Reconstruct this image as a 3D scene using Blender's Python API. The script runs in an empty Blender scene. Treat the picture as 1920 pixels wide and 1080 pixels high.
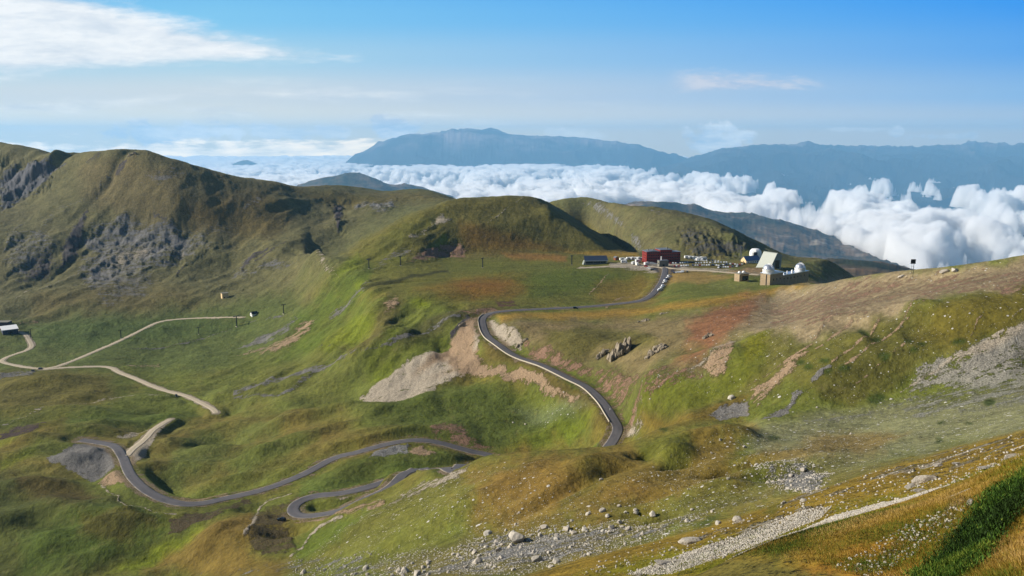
import bpy, bmesh, math, random
import numpy as np
from mathutils import Vector, Matrix
R = math.radians
# ------------------------------------------------------------------ camera, world, sun
SC = bpy.context.scene
COL = SC.collection
F_PX = 1507.0            # focal length in photo pixels (1920 wide)
PITCH = R(10.6)
SP, CP = math.sin(PITCH), math.cos(PITCH)
cam_d = bpy.data.cameras.new('camera')
cam_d.sensor_width = 36.0
cam_d.lens = 36.0 * F_PX / 1920.0
cam_d.clip_start = 0.2
cam_d.clip_end = 200000
cam = bpy.data.objects.new('camera', cam_d)
COL.objects.link(cam)
cam.location = (0, 0, 0)
cam.rotation_euler = (R(90) - PITCH, 0, 0)
SC.camera = cam
SUN_EL, SUN_AZ = R(26), R(-82)     # azimuth measured from +Y towards +X
SUN_DIR = Vector((math.sin(SUN_AZ)*math.cos(SUN_EL), math.cos(SUN_AZ)*math.cos(SUN_EL), math.sin(SUN_EL)))
sun_d = bpy.data.lights.new('sun', 'SUN')
sun_d.energy = 5.0
sun_d.angle = R(0.5)
sun_d.color = (1.0, 0.93, 0.82)
sun = bpy.data.objects.new('sun', sun_d)
COL.objects.link(sun)
sun.rotation_euler = SUN_DIR.to_track_quat('Z', 'Y').to_euler()
SC.view_settings.view_transform = 'Standard'
SC.view_settings.look = 'None'
SC.view_settings.exposure = 0.58
SC.view_settings.gamma = 1.0
SC.render.engine = 'CYCLES'
SC.cycles.use_denoising = True
SC.cycles.max_bounces = 9
SC.cycles.transparent_max_bounces = 24
SC.cycles.volume_bounces = 7
SC.cycles.sample_clamp_indirect = 4.0

class NT:
    """small helper round a node tree"""
    def __init__(self, tree):
        self.t = tree; tree.nodes.clear()
    def n(self, typ, **kw):
        nd = self.t.nodes.new(typ)
        for k, v in kw.items():
            if k.startswith('i_'):
                key = k[2:]
                key = int(key) if key.isdigit() else key.replace('_', ' ')
                self.put(nd.inputs[key], v)
            else:
                setattr(nd, k, v)
        return nd
    def put(self, sock, v):
        if hasattr(v, 'is_output') or hasattr(v, 'links'):
            self.t.links.new(v, sock)
        else:
            if isinstance(v, tuple) and len(v) == 3 and sock.type == 'RGBA': v = v + (1.0,)
            sock.default_value = v
    def math(self, op, a, b=0.0, c=0.0, clamp=False):
        nd = self.t.nodes.new('ShaderNodeMath'); nd.operation = op; nd.use_clamp = clamp
        self.put(nd.inputs[0], a); self.put(nd.inputs[1], b); self.put(nd.inputs[2], c)
        return nd.outputs[0]
    def mix(self, f, a, b, blend='MIX'):
        nd = self.t.nodes.new('ShaderNodeMix'); nd.data_type = 'RGBA'; nd.blend_type = blend
        self.put(nd.inputs[0], f); self.put(nd.inputs[6], a); self.put(nd.inputs[7], b)
        return nd.outputs[2]
    def mr(self, v, a, b, c=0.0, d=1.0, smooth=False):
        nd = self.t.nodes.new('ShaderNodeMapRange')
        if smooth: nd.interpolation_type = 'SMOOTHSTEP'
        self.put(nd.inputs[0], v); self.put(nd.inputs[1], a); self.put(nd.inputs[2], b)
        self.put(nd.inputs[3], c); self.put(nd.inputs[4], d)
        return nd.outputs[0]
    def noise(self, vec, scale, detail=4, rough=0.55, dist=0.0):
        nd = self.t.nodes.new('ShaderNodeTexNoise')
        self.put(nd.inputs['Vector'], vec); nd.inputs['Scale'].default_value = scale
        nd.inputs['Detail'].default_value = detail; nd.inputs['Roughness'].default_value = rough
        nd.inputs['Distortion'].default_value = dist
        return nd.outputs['Fac']
    def mapping(self, vec, scale=(1, 1, 1), rot=(0, 0, 0), loc=(0, 0, 0)):
        nd = self.t.nodes.new('ShaderNodeMapping')
        self.put(nd.inputs[0], vec)
        nd.inputs[1].default_value = loc; nd.inputs[2].default_value = rot; nd.inputs[3].default_value = scale
        return nd.outputs[0]

world = bpy.data.worlds.new('World')
SC.world = world
world.use_nodes = True
W = NT(world.node_tree)
sky = W.n('ShaderNodeTexSky')
sky.sky_type = 'NISHITA'
sky.sun_disc = False
sky.sun_elevation = SUN_EL
sky.sun_rotation = SUN_AZ
sky.altitude = 2300
sky.air_density = 1.0
sky.dust_density = 0.6
sky.ozone_density = 3.0
geo = W.n('ShaderNodeTexCoord')
gen = geo.outputs['Generated']
sx = W.n('ShaderNodeSeparateXYZ'); W.put(sx.inputs[0], gen)
ysafe = W.math('MAXIMUM', sx.outputs[1], 0.05)
az = W.math('DIVIDE', sx.outputs[0], ysafe)      # tangent of the azimuth
el = W.math('DIVIDE', sx.outputs[2], ysafe)      # tangent of the elevation
cb = W.n('ShaderNodeCombineXYZ'); W.put(cb.inputs[0], az); W.put(cb.inputs[1], el)
front = W.mr(sx.outputs[1], 0.05, 0.3)
skycol = sky.outputs[0]
# pale humid air low over the horizon, stronger towards the sun
hz = W.mr(el, 0.30, -0.02, 0.0, 1.0)
hz = W.math('MULTIPLY', hz, hz)
hz = W.math('MULTIPLY', hz, W.mr(az, -0.6, 0.7, 1.0, 0.38))
def wedge(vec, x0, x1, top0, top1, bot0, bot1, soft, nscale, seed, stretch=4.0, thr=0.0):
    """a streaky bank of high cloud between two slanting edges (tangent space of the sky dome)"""
    m = W.mapping(vec, scale=(1.0, stretch, 1.0), loc=(seed, seed*0.37, 0))
    nz = W.noise(m, nscale, 7, 0.6, 0.5)
    n2 = W.noise(m, nscale*5, 6, 0.65)
    nn = W.math('ADD', W.math('MULTIPLY', W.math('SUBTRACT', nz, 0.5), 1.0), W.math('MULTIPLY', W.math('SUBTRACT', n2, 0.5), 0.45))
    tp = W.mr(az, x0, x1, top0, top1); bt = W.mr(az, x0, x1, bot0, bot1)
    a = W.math('DIVIDE', W.math('SUBTRACT', tp, el), soft)
    b = W.math('DIVIDE', W.math('SUBTRACT', el, bt), soft*0.6)
    d = W.math('MINIMUM', a, b)
    c = W.math('DIVIDE', W.math('SUBTRACT', x1, az), 0.05)
    d = W.math('MINIMUM', d, c)
    d = W.math('ADD', d, W.math('MULTIPLY', nn, 2.6))
    return W.mr(d, -0.2+thr, 1.5+thr, 0, 1, smooth=True), nn
def srgb(r, g, b):
    f = lambda c: (c/255/12.92) if c/255 <= 0.04045 else ((c/255+0.055)/1.055)**2.4
    return (f(r), f(g), f(b))
def ramp(fac, stops):
    nd = W.t.nodes.new('ShaderNodeValToRGB'); cr = nd.color_ramp
    cr.interpolation = 'EASE'
    while len(cr.elements) > 1: cr.elements.remove(cr.elements[-1])
    cr.elements[0].position = stops[0][0]; cr.elements[0].color = srgb(*stops[0][1]) + (1,)
    for p, c in stops[1:]:
        e = cr.elements.new(p); e.color = srgb(*c) + (1,)
    W.put(nd.inputs[0], fac)
    return nd.outputs[0]
elr = W.mr(el, -0.02, 0.30)
rl = ramp(elr, [(0.0, (255, 240, 196)), (0.07, (255, 240, 200)), (0.13, (242, 238, 222)), (0.22, (216, 223, 226)), (0.36, (172, 212, 232)), (0.5, (128, 198, 238)), (0.66, (96, 178, 236)), (1.0, (62, 140, 222))])
rr = ramp(elr, [(0.0, (226, 206, 178)), (0.07, (224, 206, 184)), (0.13, (182, 196, 214)), (0.22, (138, 182, 226)), (0.40, (88, 162, 234)), (0.58, (46, 148, 238)), (1.0, (22, 108, 214))])
low = W.mix(W.mr(az, -0.35, 0.62, smooth=False), rl, rr)
low10 = W.n('ShaderNodeVectorMath', operation='SCALE'); W.put(low10.inputs[0], low); low10.inputs['Scale'].default_value = 11.5
colr = W.mix(W.mr(el, 0.16, 0.45), low10.outputs[0], skycol)
colr = W.mix(front, skycol, colr)
c1, n1 = wedge(cb.outputs[0], -0.62, -0.20, 0.205, 0.094, 0.070, 0.091, 0.020, 7.0, 3.1, 4.5)
c2, n2 = wedge(cb.outputs[0], 0.19, 0.335, 0.078, 0.066, 0.056, 0.060, 0.012, 16.0, 9.2, 4.0, -0.6)
c2 = W.math('MULTIPLY', c2, W.mr(az, 0.18, 0.23, smooth=True))
def hazeband(seed, lo, hi, thr, xr, stretch=9.0, sc=5.0):
    m = W.mapping(cb.outputs[0], scale=(1, stretch, 1), loc=(seed, 0, 0))
    nz = W.noise(m, sc, 6, 0.6)
    w = W.math('MULTIPLY', W.mr(el, lo, lo+0.015), W.mr(el, hi, hi-0.02))
    return W.math('MULTIPLY', W.math('MULTIPLY', W.mr(nz, thr, thr+0.25, smooth=True), w), W.mr(az, xr[0], xr[1]))
c3 = hazeband(17.0, 0.0, 0.075, 0.45, (0.25, -0.3))
def puff(x, y, rx, ry, seed, thr=0.0, sc=26):
    """a cumulus head standing on the far horizon"""
    m = W.mapping(cb.outputs[0], scale=(1, 1.2, 1), loc=(seed, seed, 0))
    nz = W.noise(m, sc, 8, 0.62)
    dx = W.math('DIVIDE', W.math('SUBTRACT', az, x), rx); dy = W.math('DIVIDE', W.math('SUBTRACT', el, y), ry)
    d = W.math('SQRT', W.math('ADD', W.math('MULTIPLY', dx, dx), W.math('MULTIPLY', dy, dy)))
    s = W.math('ADD', W.math('SUBTRACT', 1.0, d), W.math('MULTIPLY', W.math('SUBTRACT', nz, 0.5), 3.2))
    return W.mr(s, 0.10+thr, 0.6+thr, smooth=True)
light = (11.0, 11.2, 11.6); shade = (7.6, 8.3, 9.4)
def lay(base, cov, nn, amt=1.0, hi=(14.5, 13.8, 12.6), lo=(7.2, 7.9, 8.8)):
    cc = W.mix(W.mr(nn, -0.12, 0.12), lo, hi)
    return W.mix(W.math('MULTIPLY', cov, amt), base, cc)
colr = lay(colr, c3, n1, 0.5)
colr = lay(colr, c1, n1, 0.93, (11.2, 11.2, 11.2), (8.2, 8.8, 9.6))
colr = lay(colr, c2, n2, 0.8, (8.2, 8.2, 8.9), (5.8, 6.6, 8.4))
for (px, py, rx, ry, sd, amt) in [(-0.14, 0.010, 0.055, 0.022, 5, 1.0), (0.252, 0.000, 0.050, 0.024, 8, 1.0), (-0.42, 0.006, 0.12, 0.018, 2, .8),
                                   (0.08, 0.0, 0.05, 0.012, 12, .5), (0.47, 0.006, 0.012, 0.007, 21, .7), (0.42, 0.010, 0.06, 0.004, 24, .45), (0.53, 0.002, 0.05, 0.006, 31, .6), (-0.27, 0.006, 0.09, 0.012, 37, .7)]:
    colr = lay(colr, puff(px, py, rx, ry, sd), n1, amt)
deckm = W.mapping(cb.outputs[0], scale=(1, 5, 1), loc=(41, 3, 0)); deckn = W.noise(deckm, 14.0, 8, 0.62)
deck = W.mr(W.math('ADD', W.math('DIVIDE', W.math('SUBTRACT', -0.004, el), 0.012), W.math('MULTIPLY', W.math('SUBTRACT', deckn, 0.5), 6.5)), -0.2, 0.9, smooth=True)
deck = W.math('MULTIPLY', deck, W.mr(az, 0.02, -0.16))
colr = W.mix(W.math('MULTIPLY', deck, 0.9), colr, W.mix(W.mr(deckn, 0.35, 0.62), (14, 12.5, 9.5), (29, 22, 13.5)))
bg = W.n('ShaderNodeBackground'); W.put(bg.inputs[0], colr); bg.inputs[1].default_value = 0.0605
wo = W.n('ShaderNodeOutputWorld'); W.put(wo.inputs[0], bg.outputs[0])

# ------------------------------------------------------------------ terrain
rng = np.random.default_rng(7)
def elev(v):            # photo row -> height over forward distance
    cy = (540.0 - np.asarray(v, float)) / F_PX
    return (-SP + cy*CP) / (CP + cy*SP)
def side(u, v):         # photo point -> sideways over forward distance
    cy = (540.0 - np.asarray(v, float)) / F_PX
    return ((np.asarray(u, float) - 960.0) / F_PX) / (CP + cy*SP)
def to_pix(s, e):       # inverse: tangents -> photo point
    cy = (SP + e*CP) / (CP - e*SP)
    return 960.0 + s*(CP + cy*SP)*F_PX, 540.0 - cy*F_PX

def pchip_slopes(x, y):
    h = np.diff(x, axis=0); d = np.diff(y, axis=0) / h
    m = np.zeros_like(y)
    w1 = 2*h[1:] + h[:-1]; w2 = h[1:] + 2*h[:-1]
    same = (d[:-1]*d[1:]) > 0
    dn = np.where(same, (w1/np.where(d[:-1] == 0, 1, d[:-1]) + w2/np.where(d[1:] == 0, 1, d[1:])), 1)
    m[1:-1] = np.where(same, (w1+w2)/dn, 0)
    m[0] = d[0]; m[-1] = d[-1]
    return m
def pchip(x, y, q):
    x = np.asarray(x, float); y = np.asarray(y, float)
    m = pchip_slopes(x, y)
    i = np.clip(np.searchsorted(x, q) - 1, 0, len(x)-2)
    h = x[i+1]-x[i]; t = np.clip((q-x[i])/h, 0, 1)
    return (2*t**3-3*t**2+1)*y[i] + (t**3-2*t**2+t)*h*m[i] + (-2*t**3+3*t**2)*y[i+1] + (t**3-t**2)*h*m[i+1]

# Contour lines across the land, near to far; every knot is (photo column, photo row, metres ahead)
LINES = '''
P0 -400:1500:1.6 960:1500:1.6 1920:1500:1.6 2300:1500:1.6
P1 -400:1420:14 0:1400:14 960:1230:12 1200:1160:11 1500:1080:9 1750:1040:7.5 1920:990:6.5 2300:900:6
S1 -400:1390:42 0:1350:44 600:1190:42 983:1080:37 1083:1053:36 1233:1016:33.5 1280:1007:33 1493:933:29 1643:883:26.5 1780:847:24 1913:807:22 2100:755:20 2400:680:18
S1b -400:1370:70 0:1320:75 600:1190:72 983:1110:66 1083:1083:64 1233:1046:60 1493:965:54 1643:915:50 1780:880:46 1913:840:43 2100:790:40 2400:720:36
B1 -400:1230:220 0:1200:245 400:1170:195 700:1110:175 900:1075:165 983:1074:150 1100:1050:148 1233:1012:150 1493:930:160 1643:881:165 1780:845:170 1913:805:175 2100:750:175 2400:680:160
B2 -400:1080:360 0:1080:365 300:1080:355 560:1080:275 700:1050:250 900:1000:230 1100:960:215 1300:925:208 1493:905:195 1643:860:212 1780:826:220 1913:782:230 2100:730:235 2400:660:220
B3 -400:1000:400 0:1000:405 300:1000:385 450:1000:366 560:1000:355 700:960:322 900:900:300 1100:870:275 1300:845:275 1420:840:265 1560:840:250 1700:806:262 1913:752:270 2100:700:270 2400:640:255
S2 -400:940:430 0:940:435 300:966:397 450:978:380 560:975:368 700:930:372 870:862:345 895:857:340 930:851:335 1000:846:325 1170:830:312 1230:804:318 1300:788:322 1390:800:312 1440:815:300 1560:806:298 1700:776:300 1913:726:298 2100:676:298 2400:625:285
S2b -400:905:455 0:905:460 300:955:403 450:945:410 560:941:400 650:915:404 700:908:406 870:893:405 940:896:388 1000:888:380 1100:866:370 1170:852:362 1230:830:350 1300:802:345 1390:803:335 1440:797:320 1560:785:316 1700:760:320 1913:712:310 2100:665:310 2400:615:300
B4 -400:870:485 0:872:485 150:880:472 230:888:455 330:944:414 450:927:424 600:876:444 700:839:458 760:825:465 850:838:460 910:857:456 1000:866:440 1100:845:430 1160:829:425 1250:795:385 1300:768:370 1390:770:360 1440:765:345 1560:755:332 1700:735:330 1913:692:320 2100:640:322 2400:600:315
B5 -400:800:565 0:800:565 150:800:565 300:790:578 410:778:600 550:780:560 700:785:520 850:795:500 1000:790:490 1060:775:480 1120:755:468 1160:740:440 1250:738:405 1300:733:392 1400:728:375 1560:690:350 1700:650:348 1913:600:340 2100:560:342 2400:530:340
B6 -400:740:650 0:740:655 150:740:655 300:735:680 410:738:650 550:730:620 700:735:575 800:720:555 900:690:560 960:650:572 1000:673:543 1050:705:510 1120:718:490 1160:715:468 1250:690:435 1300:690:415 1400:680:392 1560:620:382 1700:580:378 1913:532:372 2100:495:372 2400:460:370
B7 -400:690:780 0:690:780 80:690:775 200:688:780 300:700:760 410:700:730 550:680:710 700:650:630 800:635:635 860:612:640 905:592:650 950:592:634 1000:597:620 1100:600:600 1200:590:598 1300:572:590 1440:550:615 1560:552:500 1700:535:445 1913:502:410 2100:465:408 2400:430:405
B8 -400:650:860 0:650:860 200:650:860 340:640:880 443:620:900 550:600:860 650:590:760 700:568:718 760:560:708 850:577:676 905:583:664 960:582:660 1079:578:672 1200:563:695 1300:545:685 1440:540:650 1540:531:560 1600:521:520 1700:508:470 1800:497:440 1920:478:425 2100:440:418 2400:410:410
S3b -400:620:910 0:620:910 200:600:940 340:598:945 443:595:925 550:575:900 650:560:800 700:545:752 760:540:748 850:553:712 960:560:705 1079:560:710 1200:545:738 1300:530:730 1440:530:690 1540:550:690 1600:570:700 1700:560:650 1800:550:600 1920:530:580 2100:500:570 2400:480:560
B9 -400:590:960 0:590:960 200:560:1010 340:560:1010 443:560:990 550:545:960 620:520:890 700:512:855 760:507:850 850:510:838 960:510:830 1079:505:840 1200:497:862 1300:500:845 1440:510:800 1540:535:800 1600:565:860 1700:610:900 2100:620:900 2400:620:900
B10 -400:540:1060 0:540:1060 200:510:1120 340:510:1120 443:500:1140 550:480:1110 620:485:960 700:488:920 760:488:905 850:480:950 960:475:958 1079:475:965 1180:475:972 1240:479:962 1300:483:945 1370:486:935 1440:492:920 1500:502:900 1540:510:920 1600:545:960 1700:640:1100 2100:700:1100 2400:700:1100
C1 -400:500:1110 0:515:1105 200:480:1165 340:485:1150 443:470:1175 550:478:1118 600:498:985 640:484:975 700:464:958 760:450:960 840:430:990 940:420:1010 1000:400:1040 1025:388:1062 1040:398:1058 1100:441:1010 1150:471:982 1240:477:970 1300:480:952 1370:484:943 1440:490:930 1500:499:915 1540:505:935 1600:540:972 1700:650:1120 2100:710:1120 2400:710:1120
S4 -400:470:1170 0:480:1160 200:450:1220 340:460:1200 443:450:1220 550:470:1130 600:490:1010 640:478:1000 700:441:1010 760:409:1040 840:376:1080 880:369:1100 940:367:1105 1010:371:1130 1040:385:1225 1100:424:1215 1140:448:1160 1180:472:1050 1240:475:985 1300:478:962 1370:482:952 1440:488:940 1500:496:930 1540:500:950 1600:535:985 1700:660:1150 2100:720:1150 2400:720:1150
S4b -400:430:1240 0:440:1230 200:420:1260 340:430:1240 443:440:1240 550:455:1180 600:495:1070 640:482:1090 700:448:1120 760:414:1160 840:390:1220 940:392:1250 1010:398:1260 1040:404:1285 1100:432:1270 1140:455:1210 1180:471:1090 1240:465:1010 1300:460:985 1370:462:975 1440:482:965 1500:494:945 1540:492:970 1600:525:1000 1700:670:1200 2100:740:1200 2400:740:1200
B11 -400:370:1400 0:380:1380 200:340:1340 340:360:1290 443:380:1300 550:405:1310 640:415:1320 700:400:1330 760:390:1350 840:378:1360 940:395:1380 1010:395:1340 1060:402:1310 1100:424:1295 1180:434:1130 1240:430:1070 1300:430:1040 1370:438:1015 1400:460:1005 1450:476:990 1500:490:965 1540:487:985 1600:520:1010 1700:690:1300 2100:760:1300 2400:760:1300
S6 -400:240:2000 -150:255:1850 0:267:1620 60:277:1560 130:288:1480 200:282:1400 250:279:1385 330:300:1380 430:328:1400 520:343:1440 560:352:1480 620:347:1560 680:353:1600 720:358:1600 780:354:1620 845:370:1600 900:388:1550 1000:385:1400 1060:372:1360 1100:370:1350 1140:379:1300  1200:387:1190 1270:396:1150 1340:413:1130 1400:444:1150 1450:468:1110 1480:480:1060 1540:486:1015 1600:522:1030 1700:700:1400 2100:780:1400 2400:780:1400
S6b -400:275:2400 0:300:1900 250:300:1650 430:350:1750 620:370:1850 845:400:1850 1000:420:1600 1100:410:1450 1270:430:1320 1400:480:1180 1540:520:1120 1600:580:1150 1700:720:1600 2100:790:1600 2400:790:1600
Z1 -400:690:3000 0:690:3000 960:690:3000 2100:800:3000 2400:800:3000
Z2 -400:600:9000 960:600:9000 2400:600:9000
'''

QS = 1.0
S_AX = np.linspace(-0.86, 0.90, int(1500*QS))
T_AX = np.concatenate([np.linspace(math.log(1.6), math.log(60), int(420*QS), endpoint=False), np.linspace(math.log(60), math.log(150), int(90*QS), endpoint=False),
                       np.linspace(math.log(150), math.log(1700), int(680*QS), endpoint=False), np.linspace(math.log(1700), math.log(9000), int(50*QS))])
ls_e, ls_t = [], []
for ln in LINES.strip().splitlines():
    ks = [tuple(float(a) for a in k.split(':')) for k in ln.split()[1:]]
    u = np.array([k[0] for k in ks]); v = np.array([k[1] for k in ks]); Y = np.array([k[2] for k in ks])
    s = side(u, v)
    # densify so that straight runs of the outline stay straight
    ls_e.append(pchip(s, elev(v), S_AX)); ls_t.append(pchip(s, np.log(Y), S_AX))
LE = np.array(ls_e); LT = np.array(ls_t)
for i in range(1, len(LT)): LT[i] = np.maximum(LT[i], LT[i-1] + 0.012)
# soften kinks along the lines
def blur(a, n):
    k = np.hanning(2*n+3)[1:-1]; k /= k.sum()
    p = np.pad(a, ((0, 0), (n, n)), 'edge')
    return np.stack([np.convolve(r, k, 'valid') for r in p])
nb = max(1, int(6*QS)); LE = blur(LE, nb); LT = blur(LT, nb)
M = pchip_slopes(LT, LE)
GE = np.empty((len(T_AX), len(S_AX)))
for j in range(len(S_AX)):
    x = LT[:, j]; y = LE[:, j]; m = M[:, j]
    q = np.clip(T_AX, x[0], x[-1])
    i = np.clip(np.searchsorted(x, q) - 1, 0, len(x)-2)
    h = x[i+1]-x[i]; t = (q-x[i])/h
    GE[:, j] = (2*t**3-3*t**2+1)*y[i] + (t**3-2*t**2+t)*h*m[i] + (-2*t**3+3*t**2)*y[i+1] + (t**3-t**2)*h*m[i+1]
YY = np.exp(T_AX)[:, None] * np.ones_like(GE)
XX = YY * S_AX[None, :]
ZB = GE * YY
PU, PV = to_pix(np.broadcast_to(S_AX, GE.shape), GE)
LT_G = np.broadcast_to(T_AX[:, None], GE.shape)

def hash2(ix, iy, seed):
    h = (ix.astype(np.int64)*374761393 + iy.astype(np.int64)*668265263 + seed*1442695041) & 0xffffffff
    h = ((h ^ (h >> 13))*1274126177) & 0xffffffff
    return ((h ^ (h >> 16)) & 0xffffff) / float(0xffffff)
def vnoise(x, y, seed=0):
    ix = np.floor(x); iy = np.floor(y); fx = x-ix; fy = y-iy
    fx = fx*fx*fx*(fx*(fx*6-15)+10); fy = fy*fy*fy*(fy*(fy*6-15)+10)
    a = hash2(ix, iy, seed); b = hash2(ix+1, iy, seed); c = hash2(ix, iy+1, seed); d = hash2(ix+1, iy+1, seed)
    return (a + (b-a)*fx + (c-a)*fy + (a-b-c+d)*fx*fy)*2-1
def fbm(x, y, scale, octs=5, seed=0, rough=0.5, ridged=False):
    r = 0; amp = 1; tot = 0; f = 1.0/scale
    for o in range(octs):
        ca, sa = math.cos(o*1.1+seed), math.sin(o*1.1+seed)
        n = vnoise((x*ca-y*sa)*f+o*17.3, (x*sa+y*ca)*f+o*5.1, seed+o)
        if ridged: n = 1-2*np.abs(n)
        r = r + n*amp; tot += amp; amp *= rough; f *= 2.03
    return r/tot

def smooth(a, b, x):
    t = np.clip((x-a)/(b-a), 0, 1); return t*t*(3-2*t)
def grid_idx(x, y):
    t = np.log(np.maximum(y, 1.601)); ti = np.interp(t, T_AX, np.arange(len(T_AX)))
    si = np.interp(x/np.maximum(y, 0.01), S_AX, np.arange(len(S_AX)))
    return ti, si
def sample(G, x, y):
    ti, si = grid_idx(np.asarray(x, float), np.asarray(y, float))
    i = np.clip(ti.astype(int), 0, G.shape[0]-2); j = np.clip(si.astype(int), 0, G.shape[1]-2)
    a = ti-i; b = si-j
    return (G[i, j]*(1-b)+G[i, j+1]*b)*(1-a) + (G[i+1, j]*(1-b)+G[i+1, j+1]*b)*a
def locate(u, v, near=None):
    """first ground point met by the ray through a photo point (near: metres ahead, to pick a hidden one)"""
    s = float(side(u, v)); e = float(elev(v))
    j = np.interp(s, S_AX, np.arange(len(S_AX))); j0 = min(int(j), len(S_AX)-2); b = j-j0
    col = GE[:, j0]*(1-b)+GE[:, j0+1]*b
    if near is not None and v == 0: return s*near, near
    k = np.nonzero(col >= e)[0]
    k = k[k > 0]
    if len(k) == 0: k = [int(np.argmax(col))]
    i = k[0]
    if near is not None:
        i = k[np.argmin(np.abs(T_AX[k] - math.log(near)))]
    c0, c1 = col[i-1], col[i]
    f = 0 if c1 == c0 else min(max((e-c0)/(c1-c0), 0), 1)
    Y = math.exp(T_AX[i-1] + (T_AX[i]-T_AX[i-1])*f)
    return s*Y, Y

# ---- local landforms: hummocks, gullies and mounds, in metres, sitting where they stand on the land
#  (photo column, row, half width m across, half length m away, turn deg, height m[, power])
BUMPS = [
 (510,478,26,30,-25,9),(585,500,30,34,-20,9),(560,455,60,22,0,3),(470,520,30,30,-30,4),(400,545,60,26,0,3),
 (640,425,24,30,10,6),(690,395,40,30,0,5),(560,392,55,30,-10,7),(500,385,45,24,0,5),(620,365,70,40,0,6),
 (225,300,12,60,18,-7),(150,460,14,70,18,-9),(120,500,12,60,14,-6),(215,430,30,60,20,5),(70,470,26,80,25,6),(300,440,30,60,10,4),
 (40,305,20,60,30,-14),(75,310,12,60,25,9),(100,305,16,60,25,-12),(15,300,20,60,30,-10),(340,480,12,60,-10,-5),(390,455,20,50,-12,4),(440,470,12,50,-15,-4),
 (300,520,60,26,-8,5),(200,545,60,22,-8,4),(110,560,60,26,-10,4),(320,565,80,14,4,3),(150,590,50,18,0,-3),
 (120,720,60,28,0,5),(300,760,40,18,8,-3),(60,765,50,14,6,3),(240,775,50,12,8,2.5),(60,830,30,9,10,3),(150,812,30,7,0,2.4),
 (430,805,30,14,0,4),(520,800,34,12,0,4.5),(600,790,40,12,10,4),(380,850,24,8,0,2.5),(470,870,34,10,-20,3),(560,840,40,9,-20,3),(330,830,12,9,0,2.5),(690,770,40,14,10,4),
 (350,880,18,7,0,2),(420,905,30,6,-10,2),(138,864,14,8,0,2.2),(172,855,14,10,0,3.6),(118,869,9,5,0,1.2),(160,868,8,5,0,1.0),(205,872,4,9,0,-2),(60,920,30,14,20,5),(20,1000,30,16,20,5),(130,960,28,10,25,5),(190,1000,22,8,25,4),(250,985,18,6,25,3.5),(90,1040,26,10,25,5),(180,1050,24,8,25,3),
 (745,690,12,40,-30,-2.5),(880,740,16,22,0,-3),(830,760,22,20,0,2.5),(985,770,20,16,0,-2.5),(1040,800,26,12,0,2),
 (680,620,14,46,-20,-3),(715,610,14,46,-20,3),(765,600,16,40,-15,-2),(800,600,20,36,-15,2.5),(640,560,16,60,-20,-4),(820,640,10,40,-25,-5),(740,530,60,5,-14,-2.0),(850,540,60,20,0,2),
 (870,420,40,34,0,2),
 (1120,650,18,22,0,3),(1160,660,16,12,0,4),(1228,645,14,10,0,3),(1260,690,10,40,-30,-3),(1340,650,12,30,-35,-3),(1400,650,40,30,0,4),(1500,640,10,40,-40,-2.5),(1590,620,10,36,-40,2.5),(1660,610,12,36,-40,-3),(1760,590,14,30,-40,3),(1050,640,24,18,0,3),(975,625,14,14,0,3),(1010,655,26,8,-10,-2.5),(1180,700,26,10,-30,-2),
 (1250,700,26,16,0,4),(1330,730,24,16,0,-3),
 (1210,850,5,6,0,-3.2),(1255,850,8,9,0,2.6),(1340,825,16,12,0,3.2),(1275,870,7,6,0,-3),(1110,870,18,8,-30,2.0),(1080,905,26,5,-35,-2.2),(1190,905,12,10,0,1.4),(1230,930,9,6,0,-1.6),(1380,885,9,5,0,-3.2),(1400,870,20,7,0,2.2),(1440,900,10,6,0,-2.8),(1500,875,18,10,0,2),(1360,915,16,7,0,2),(1600,850,24,9,0,1.2),(1500,850,22,7,-10,-1.2),
 (1200,958,6,4,0,-1.4),(1240,965,9,4,0,-1.4),(1080,985,12,4,0,-.8),(960,900,20,12,0,2),(870,960,22,12,0,2),(760,1010,22,10,0,1.6),(700,1050,18,9,-20,-1.2),(640,1010,16,10,0,1.4),
 (700,0,9,8,0,1.3,396),(730,0,13,9,0,2.7,397),(765,0,14,9,0,2.8,398),(800,0,13,9,0,2.6,398),
 (517,1006,8,6,0,-1.5),(500,975,9,7,0,0.8),(560,1000,12,5,-10,-2.0),(470,960,8,12,0,-2),(440,1010,16,14,-20,2.5),(370,1040,24,10,-25,3),
 (1320,440,30,22,0,-4),
 (1800,690,40,22,0,2),(1850,620,10,40,-50,-2),(1420,700,14,24,-40,-2),(1470,720,14,24,-40,2),(1560,740,14,24,-40,-1.5),
 (1850,1000,2.0,2.0,0,-.3),(1700,1000,4,3,0,.5),
]
ZM = ZB.copy()
for b in BUMPS:
    u, v, rx, ry, an, hh = b[:6]
    x0, y0 = locate(u, v, b[6] if len(b) > 6 else None)
    rmax = 3.0*max(rx, ry)
    i0, i1 = np.searchsorted(T_AX, [math.log(max(y0-rmax, 1.7)), math.log(y0+rmax)])
    j0, j1 = np.searchsorted(S_AX, [(x0-rmax)/y0-0.03, (x0+rmax)/y0+0.03])
    dx = XX[i0:i1, j0:j1]-x0; dy = YY[i0:i1, j0:j1]-y0
    c, s_ = math.cos(R(an)), math.sin(R(an))
    # turn is clockwise seen from above: 0 = length runs straight away from the viewer
    a = dx*c - dy*s_; bb = dx*s_ + dy*c
    r2 = (a/rx)**2 + (bb/ry)**2
    w = np.exp(-r2*0.9) * (r2 < 9)
    dd = vnoise((XX[i0:i1, j0:j1])/max(rx, 4)*1.3, (YY[i0:i1, j0:j1])/max(ry, 4)*1.3, 5)
    if 350 < y0 < 720: hh *= 1.5
    elif 160 < y0 <= 350: hh *= 1.7
    ZM[i0:i1, j0:j1] += hh*w*(1+0.35*dd)

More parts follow.
